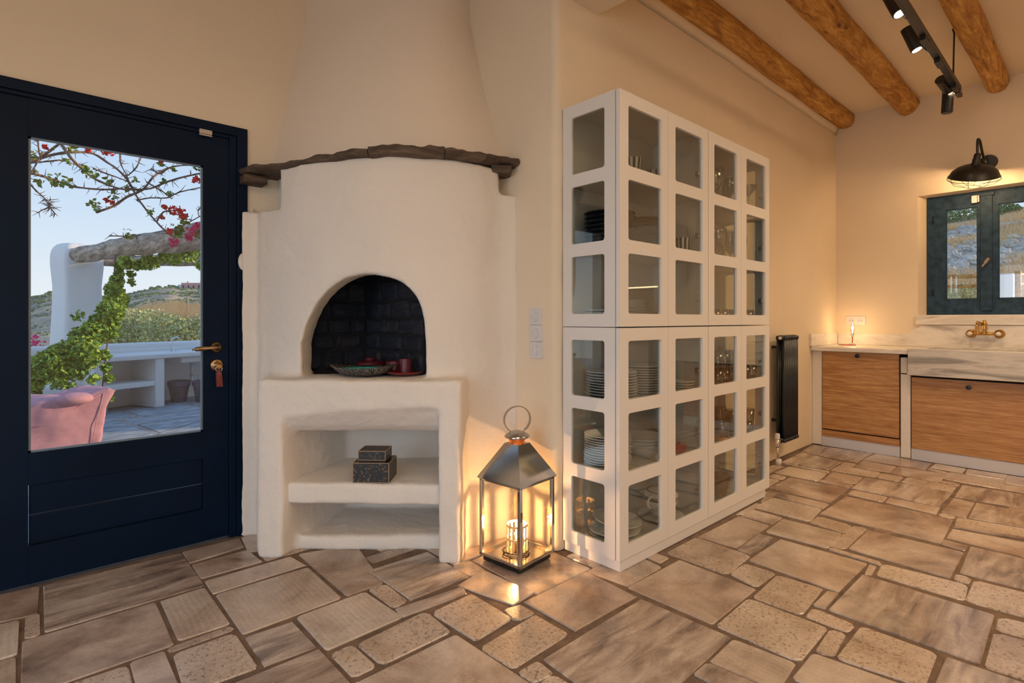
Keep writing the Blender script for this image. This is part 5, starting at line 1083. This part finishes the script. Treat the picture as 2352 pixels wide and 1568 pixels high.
# bougainvillea
rb = random.Random(4); bv = thing('bougainvillea', 'thorny bougainvillea branches with few leaves and red flowers against the sky', 'climber', P(170, 720, 3.9)); bo2 = bv.location
zz = lambda x, y: (x/2.613, 150+y/2.613)
br = [[(150,565),(230,560),(330,490),(360,462),(370,430)], [(300,425),(360,465),(400,520),(430,560),(490,620),(550,670),(620,705),(720,740),(800,745),(900,740),(1000,700),(1100,670),(1230,642)], [(150,600),(250,555),(350,530),(450,520),(560,530),(640,580),(700,620),(760,680),(800,750),(830,800),(880,870),(940,940),(1010,1010),(1060,1030)],
 [(150,590),(300,575),(380,570),(460,600)], [(170,560),(182,620),(176,700),(220,755),(270,800),(300,850),(330,890)], [(160,640),(240,660),(330,690),(430,725),(540,740),(640,745),(740,740)], [(580,880),(680,845),(760,790),(820,765),(870,735),(920,670),(1000,620),(1100,600),(1230,598)],
 [(820,810),(900,795),(1000,795),(1080,760),(1230,728)], [(722,520),(725,590),(760,660),(790,740)], [(850,540),(820,610),(770,660)], [(225,425),(235,520),(250,560)], [(940,940),(980,880),(1050,870)], [(1010,1010),(1100,960),(1230,890)], [(560,620),(640,650),(740,685)], [(660,1022),(740,1025),(840,1020)], [(910,620),(960,650),(1010,615)], [(255,520),(180,660),(150,700)], [(880,700),(980,760),(1030,800)], [(300,850),(250,870),(230,885)], [(1190,870),(1215,840),(1230,820)]]
for i, pl_ in enumerate(br):
    w0 = 3.75+.35*rb.random(); pts = catmull([Vector(P(*zz(*a), w0+.12*math.sin(j*1.3+i))) for j, a in enumerate(pl_)], 3); n = len(pts); big = .010 if i in (0, 1, 2, 5, 6) else .006
    b = MB().tube(pts, [big*(1-.5*j/n)*rb.uniform(.85, 1.2) for j in range(n)], 6)
    for _ in range(int(n*1.6)):
        p = rb.choice(pts); d = Vector((rb.uniform(-1, 1), rb.uniform(-1, 1), rb.uniform(-1, 1))).normalized(); b.tube([p, p+d*rb.uniform(.02, .07)], [.003, .001], 4)
    b.build('branch', 'bark', bv, smooth=True, off=bo2)
b = MB()
for _ in range(26): p = P(*zz(305+rb.uniform(-15, 15), 830+rb.uniform(-30, 30)), 3.85); d = Vector((rb.uniform(-1, 1), rb.uniform(-1, 1), rb.uniform(-1, .6))).normalized(); b.tube([p, p+d*rb.uniform(.03, .07)], [.003, .001], 4)
b.build('dry_tuft', 'bark', bv, off=bo2)
b = MB()
for x, y, r, n in [(190,545,28,16),(440,500,26,12),(410,575,22,7),(540,640,40,16),(655,690,32,12),(340,690,44,20),(395,700,38,16),(685,775,30,9),(570,840,38,12),(820,690,20,5),(900,870,26,7),(960,595,15,5),(1050,620,16,4),(1190,610,26,8),(770,735,16,4),(1015,770,14,3),(1060,980,40,18),(1110,930,34,14),(770,1010,34,10),(1195,1010,30,12),(200,640,20,5),(500,625,20,6),(980,700,16,4),(240,700,20,5),(1080,1010,30,10),(760,690,10,3)]:
    scatter_leaves(b, P(*zz(x, y), 3.85), r/2.613/F*3.85, int(n*1.5), .040, rb)
o = b.build('leaves', 'bleaf', bv, off=bo2, recalc=False); o['kind'] = 'stuff'
for x, y, r, m in [(275,490,16,'red_flower'),(630,520,20,'red_flower'),(670,522,18,'red_flower'),(530,510,14,'red_flower'),(965,570,12,'red_flower'),(1180,690,25,'red_flower'),(640,810,13,'red_flower'),(680,825,9,'red_flower'),(990,850,13,'red_flower'),(1040,868,30,'red_flower'),(1085,880,30,'red_flower'),(970,910,18,'red_flower'),(1100,905,20,'red_flower'),(1022,995,20,'red_flower'),(1150,1000,32,'pink_flower'),(1190,980,34,'pink_flower'),(1040,1062,28,'pink_flower'),(1130,1035,20,'pink_flower')]:
    b = MB(); scatter_leaves(b, P(*zz(x, y), 3.8), r/2.613/F*3.8, 10+int(r*.7), .030, rb); b.build('flower_cluster', m, bv, off=bo2, recalc=False)
b = MB(); scatter_leaves(b, P(78, 784, 7.4), .13, 60, .05, rb, (1.3, 1, .7)); o = tag(b.build('flowering_shrub', 'pink_flower', recalc=False), 'patch of magenta blossom above the parapet at the far left', 'shrub')
# shrubs behind the parapet
rs2 = random.Random(8)
for k, (px, py, w, r, n, m, lab) in enumerate([(300, 760, 10.6, .50, 1500, 'leaf2', 'grey green leafy shrub behind the parapet next to the vine'), (350, 760, 11.4, .50, 1700, 'leaf2', 'yellow green shrub in the middle behind the parapet'), (405, 766, 11.0, .42, 1500, 'leaf2', 'yellow green shrub behind the parapet under the distant house'), (458, 770, 11.2, .42, 1400, 'leaf2', 'leafy shrub behind the parapet at the door edge'), (255, 765, 10.4, .42, 900, 'olive', 'dark shrub low behind the pillar'), (505, 750, 11.5, .5, 900, 'leaf2', 'leafy shrub hidden past the door edge')]):
    c = P(px, py, w); t = thing('leafy_shrub', lab, 'shrub', (c.x, c.y, -.6), 0, 'shrubs behind the parapet'); b = MB(); scatter_leaves(b, c, r, n, .060, rs2, (1.1, 1.1, .95), .3)
    o = b.build('leaves', m, t, off=(c.x, c.y, -.6), recalc=False); o['kind'] = 'stuff'; b = MB()
    for _ in range(7): b.tube([(c.x, c.y, -.6), (c.x+rs2.uniform(-.2, .2), c.y+rs2.uniform(-.2, .2), c.z-.1), c+Vector((rs2.uniform(-1, 1), rs2.uniform(-1, 1), rs2.uniform(0, .8)))*r*.7], [.02, .012, .005], 5)
    b.build('stem', 'bark', t, off=(c.x, c.y, -.6))
def interp(x, tab):
    if x <= tab[0][0]: return tab[0][1]
    for (a, va), (b_, vb) in zip(tab, tab[1:]):
        if x <= b_: return va+(vb-va)*(x-a)/(b_-a)
    return tab[-1][1]
def terrain(name, label, m, pxs, ws, hfun, shr=None):
    rows = []
    for w in ws:
        rows.append([(lambda p: (p[0], p[1], hfun(px, w)))(rw((px-1176)/F*w, w)) for px in pxs])
    o = MB().loft(rows, cap=False, closed=False).build(name, m, smooth=True, recalc=False); struct(o, label); return o
sky1 = [(-600, 690), (65, 686), (117, 673), (190, 668), (240, 684), (285, 678), (345, 665), (395, 659), (412, 664), (470, 664), (560, 655), (1100, 655)]
def h1(px, w):
    yc = interp(px, sky1); wc = 150 if px > 235 else 150+(235-max(px, 60))*1.2; zc_ = HC+(HZ-yc)/F*wc; n = noise.noise(Vector((px*.012, w*.05, 0)))*1.2*min(1, w/120)
    if w < 28: return -1.0-(w-11)/17*2.6
    s_ = (w-28)/(wc-28)
    if s_ < 1: z = -3.6+(zc_+3.6)*(s_**.85); st2 = (zc_+3.6)/9; z = z*.55+(math.floor(z/st2)+min(1, (z/st2 % 1)*3))*st2*.45; return min(z+n*s_*(1-s_)*2, HC+(HZ-yc)/F*w+.2)
    return zc_-(w-wc)*.06
W1 = [11+i*1.2 for i in range(15)]+[28+i*1.6 for i in range(90)]+[180+i*12 for i in range(20)]
terrain('far_hill', 'distant terraced hillside with green scrub and dry grass', 'hill', [-700+i*18 for i in range(90)], W1, h1)
rk = random.Random(9); b = MB(); b2 = MB()
for _ in range(2600):
    px = rk.uniform(40, 500); w = 30+118*rk.random()**.8
    if px < 235: w = 40+230*rk.random()
    band = math.sin(w*.22+px*.004+noise.noise(Vector((px*.02, w*.03, 3)))*2)
    if band < -.15: continue
    p = rw((px-1176)/F*w, w, h1(px, w)); s_ = (w/70)*rk.uniform(.10, .30); n0 = len(b.v)
    b.ball((p[0], p[1], p[2]+s_*.15), s_, 5, 4, (1.3, 1.3, .8))
    for i in range(n0, len(b.v)): b.v[i] = tuple(Vector(b.v[i])+Vector((rk.uniform(-1, 1), rk.uniform(-1, 1), rk.uniform(-1, 1)))*s_*.35)
o = tag(b.build('hillside_scrub', 'shrubfar', recalc=False), 'dark green scrub dotting the distant terraced hill', 'scrub', kind='stuff')
for _ in range(900):
    px = rk.uniform(230, 500); w = rk.uniform(60, 74); p = rw((px-1176)/F*w, w, h1(px, w)-.1); h = rk.uniform(.7, 1.6); s_ = .5
    for _k in range(5):
        a = rk.uniform(0, 6.28); q = Vector(p)+Vector((math.cos(a), math.sin(a), 0))*s_*rk.random(); d = Vector((rk.uniform(-.3, .3), rk.uniform(-.3, .3), 1))*h; e_ = Vector((SA, -CA, 0))*.05
        b2.add([q-e_, q+e_, q+d], [(0, 1, 2)])
tag(b2.build('dry_reeds', 'drygrass', recalc=False), 'band of pale dry grass at the foot of the distant hill', 'grass', kind='stuff')
# pink house on the crest
hw = 146; c = P(438, 665, hw); hz = c.z-.4; rr0 = (438-1176)/F*hw; t = thing('distant_house', 'small pink flat roofed house on the crest of the distant hill', 'house', (c.x, c.y, hz)); hq = (c.x, c.y, hz); u = Vector((SA, -CA, 0)); v_ = Vector((CA, SA, 0))
def hb(r0, r1, d0, d1, z0, z1, mb): m_ = Vector(hq)+u*(r0+r1)/2+v_*(d0+d1)/2; mb.obox((m_.x, m_.y, hz+(z0+z1)/2), u*(r1-r0)/2, v_*(d1-d0)/2, (0, 0, (z1-z0)/2)); return mb
hb(-2.6, 3.0, 0, 4, 0, 2.25, MB()).build('main_block', 'pinkhouse', t, off=hq); hb(3.0, 6.5, -.8, 4, 0, 2.7, MB()).build('right_block', 'pinkhouse', t, off=hq); hb(-3.6, -2.6, .3, 3, 0, 1.8, MB()).build('side_block', 'white_out', t, off=hq)
for r_, d_ in ((-2.0, 0), (-.6, 0), (.8, 0), (2.2, 0), (4.0, -.8), (5.3, -.8)): hb(r_-.22, r_+.22, d_-.04, d_+.05, .6, 1.6, MB()).build('window', 'darkglass', t, off=hq)
hb(-1.6, -1.3, 1, 1.3, 2.25, 2.75, MB()).build('chimney', 'pinkhouse', t, off=hq)
c = P(431, 714, 60); tag(MB().tube([c, c+Vector((0, 0, 1.6))], .07, 6).build('utility_pole', 'driftwood'), 'thin wooden pole standing in the dry grass before the hill', 'pole')
# unseen block added to keep the sun off the terrace
tag(MB().box((5.2, 4.5, -.2), (9, 9.6, 3.0)).build('terrace_shade_block', 'white_out', bevel=.05), 'unseen whitewashed block added to shade the terrace', 'shade block')
# ================================================================== OUTSIDE THE KITCHEN WINDOW
sky2 = [(1500, 470), (2100, 520), (2173, 512), (2245, 502), (2293, 497), (2352, 487), (2600, 470), (3400, 480)]
def h2(px, w):
    yc = interp(px, sky2); wc = 46; zc_ = HC+(HZ-yc)/F*wc
    if w < wc: s_ = (w-7)/(wc-7); z = .95+(zc_-.95)*s_; return min(z+.35*noise.noise(Vector((px*.006, w*.35, 0)))*min(1, s_*4)+.25*noise.noise(Vector((px*.02, w*1.1, 5)))*min(1, s_*4), HC+(HZ-yc)/F*w+.1)
    return zc_-(w-wc)*.1
terrain('near_hill', 'steep rocky hillside with dry grass behind the kitchen window', 'hill2', [1900+i*16 for i in range(70)], [7+i*.42 for i in range(96)]+[50+i*6 for i in range(10)], h2)
b = MB(); b2 = MB()
for _ in range(3600):
    px = rk.uniform(2120, 2420); w = 9+37*rk.random(); bd = math.sin(w*.55-px*.006+noise.noise(Vector((px*.01, w*.2, 0)))*1.5); z = h2(px, w); p = Vector(rw((px-1176)/F*w, w, z))
    if bd > .1:
        s_ = rk.uniform(.05, .17)*(.5+w/40); n0 = len(b.v); b.ball(p, s_, 6, 4, (1.2, 1.2, .75))
        for i in range(n0, len(b.v)): q = Vector(b.v[i]); b.v[i] = tuple(q+noise.noise_vector(q*5.3)*s_*.45)
    else:
        for _k in range(14):
            q = p+Vector((rk.uniform(-.5, .5), rk.uniform(-.5, .5), -.03)); e_ = Vector((SA, -CA, 0))*.014*(.5+w/30); d = Vector((rk.uniform(-.12, .12), rk.uniform(-.12, .12), rk.uniform(.08, .24)))*(.6+w/30); b2.add([q-e_, q+e_, q+d], [(0, 1, 2)])
tag(b.build('hillside_rocks', 'rock', recalc=False), 'grey rocks strewn over the slope behind the kitchen window', 'rocks', kind='stuff'); tag(b2.build('dry_grass', 'drygrass', recalc=False), 'tufts of pale dry grass on the slope behind the kitchen window', 'grass', kind='stuff')
for px, py, w, r, n, lab, sc in ((2216, 500, 40, 1.75, 3800, 'large round evergreen tree on the slope in the left window leaf', (1.25, 1.25, .95)), (2312, 484, 44, .80, 1500, 'small evergreen tree on the skyline in the right window leaf', (1.25, 1.25, .7)), (2212, 676, 8.2, .23, 900, 'low green bush at the foot of the slope behind the window', (1.4, 1.4, .75))):
    c = P(px, py, w); g = h2(px, w)-.1; t = thing('evergreen_tree' if w > 20 else 'low_bush', lab, 'tree' if w > 20 else 'bush', (c.x, c.y, g)); b = MB(); scatter_leaves(b, c, r, n, .17 if w > 20 else .035, rk, sc, .2); o = b.build('leaves', 'olive' if w > 20 else 'leaf2', t, off=(c.x, c.y, g), recalc=False); o['kind'] = 'stuff'
    MB().tube([(c.x, c.y, min(g, c.z-r*.6)), (c.x+.05*r, c.y, c.z)], [.09*r, .05*r], 8).build('trunk', 'bark', t, smooth=True, off=(c.x, c.y, g))
fn = thing('reflected_rails', 'timber rails added for the brown bands reflected in the kitchen window', 'rails', P(2260, 700, 7.4)); fo2 = fn.location  # rails added outside for brown beams taken as a reflection in the pane
for y0, y1 in ((629, 638), (652, 660)):
    a = P(2120, (y0+y1)/2+4, 7.1); c = P(2420, (y0+y1)/2-5, 7.7); b = MB(); b.tube([a, c], [(y1-y0)/2/F*7.1, (y1-y0)/2/F*7.7], 10); b.build('rail', 'beam', fn, smooth=True, off=fo2)
for px in (2262, 2338): a = P(px, 720, 7.45); MB().tube([a, P(px, 622, 7.45)], .035, 10).build('post', 'beam', fn, smooth=True, off=fo2)
c = P(2308, 690, 7.0); tag(MB().box((c.x-.06, c.y-.085, .5), (c.x+.12, c.y+.085, 1.66)).build('curtain_reflection_block', 'white_out', bevel=.02), 'pale block added for the curtain reflected in the right window leaf', 'pier')  # solid block added in place of a pale curtain reflection in the pane
struct(MB().box((XK+.3, -6, .4), (8.2, 2.2, .9)).build('trim_7', 'hill2'))

tag(MB().box((8.7, -7, -.2), (9.3, -.1, 3.6)).build('sun_block_wall', 'white_out', bevel=.04), 'tall unseen whitewashed wall added to block sun from the kitchen window', 'wall')  # added out of view so direct sun misses the kitchen window
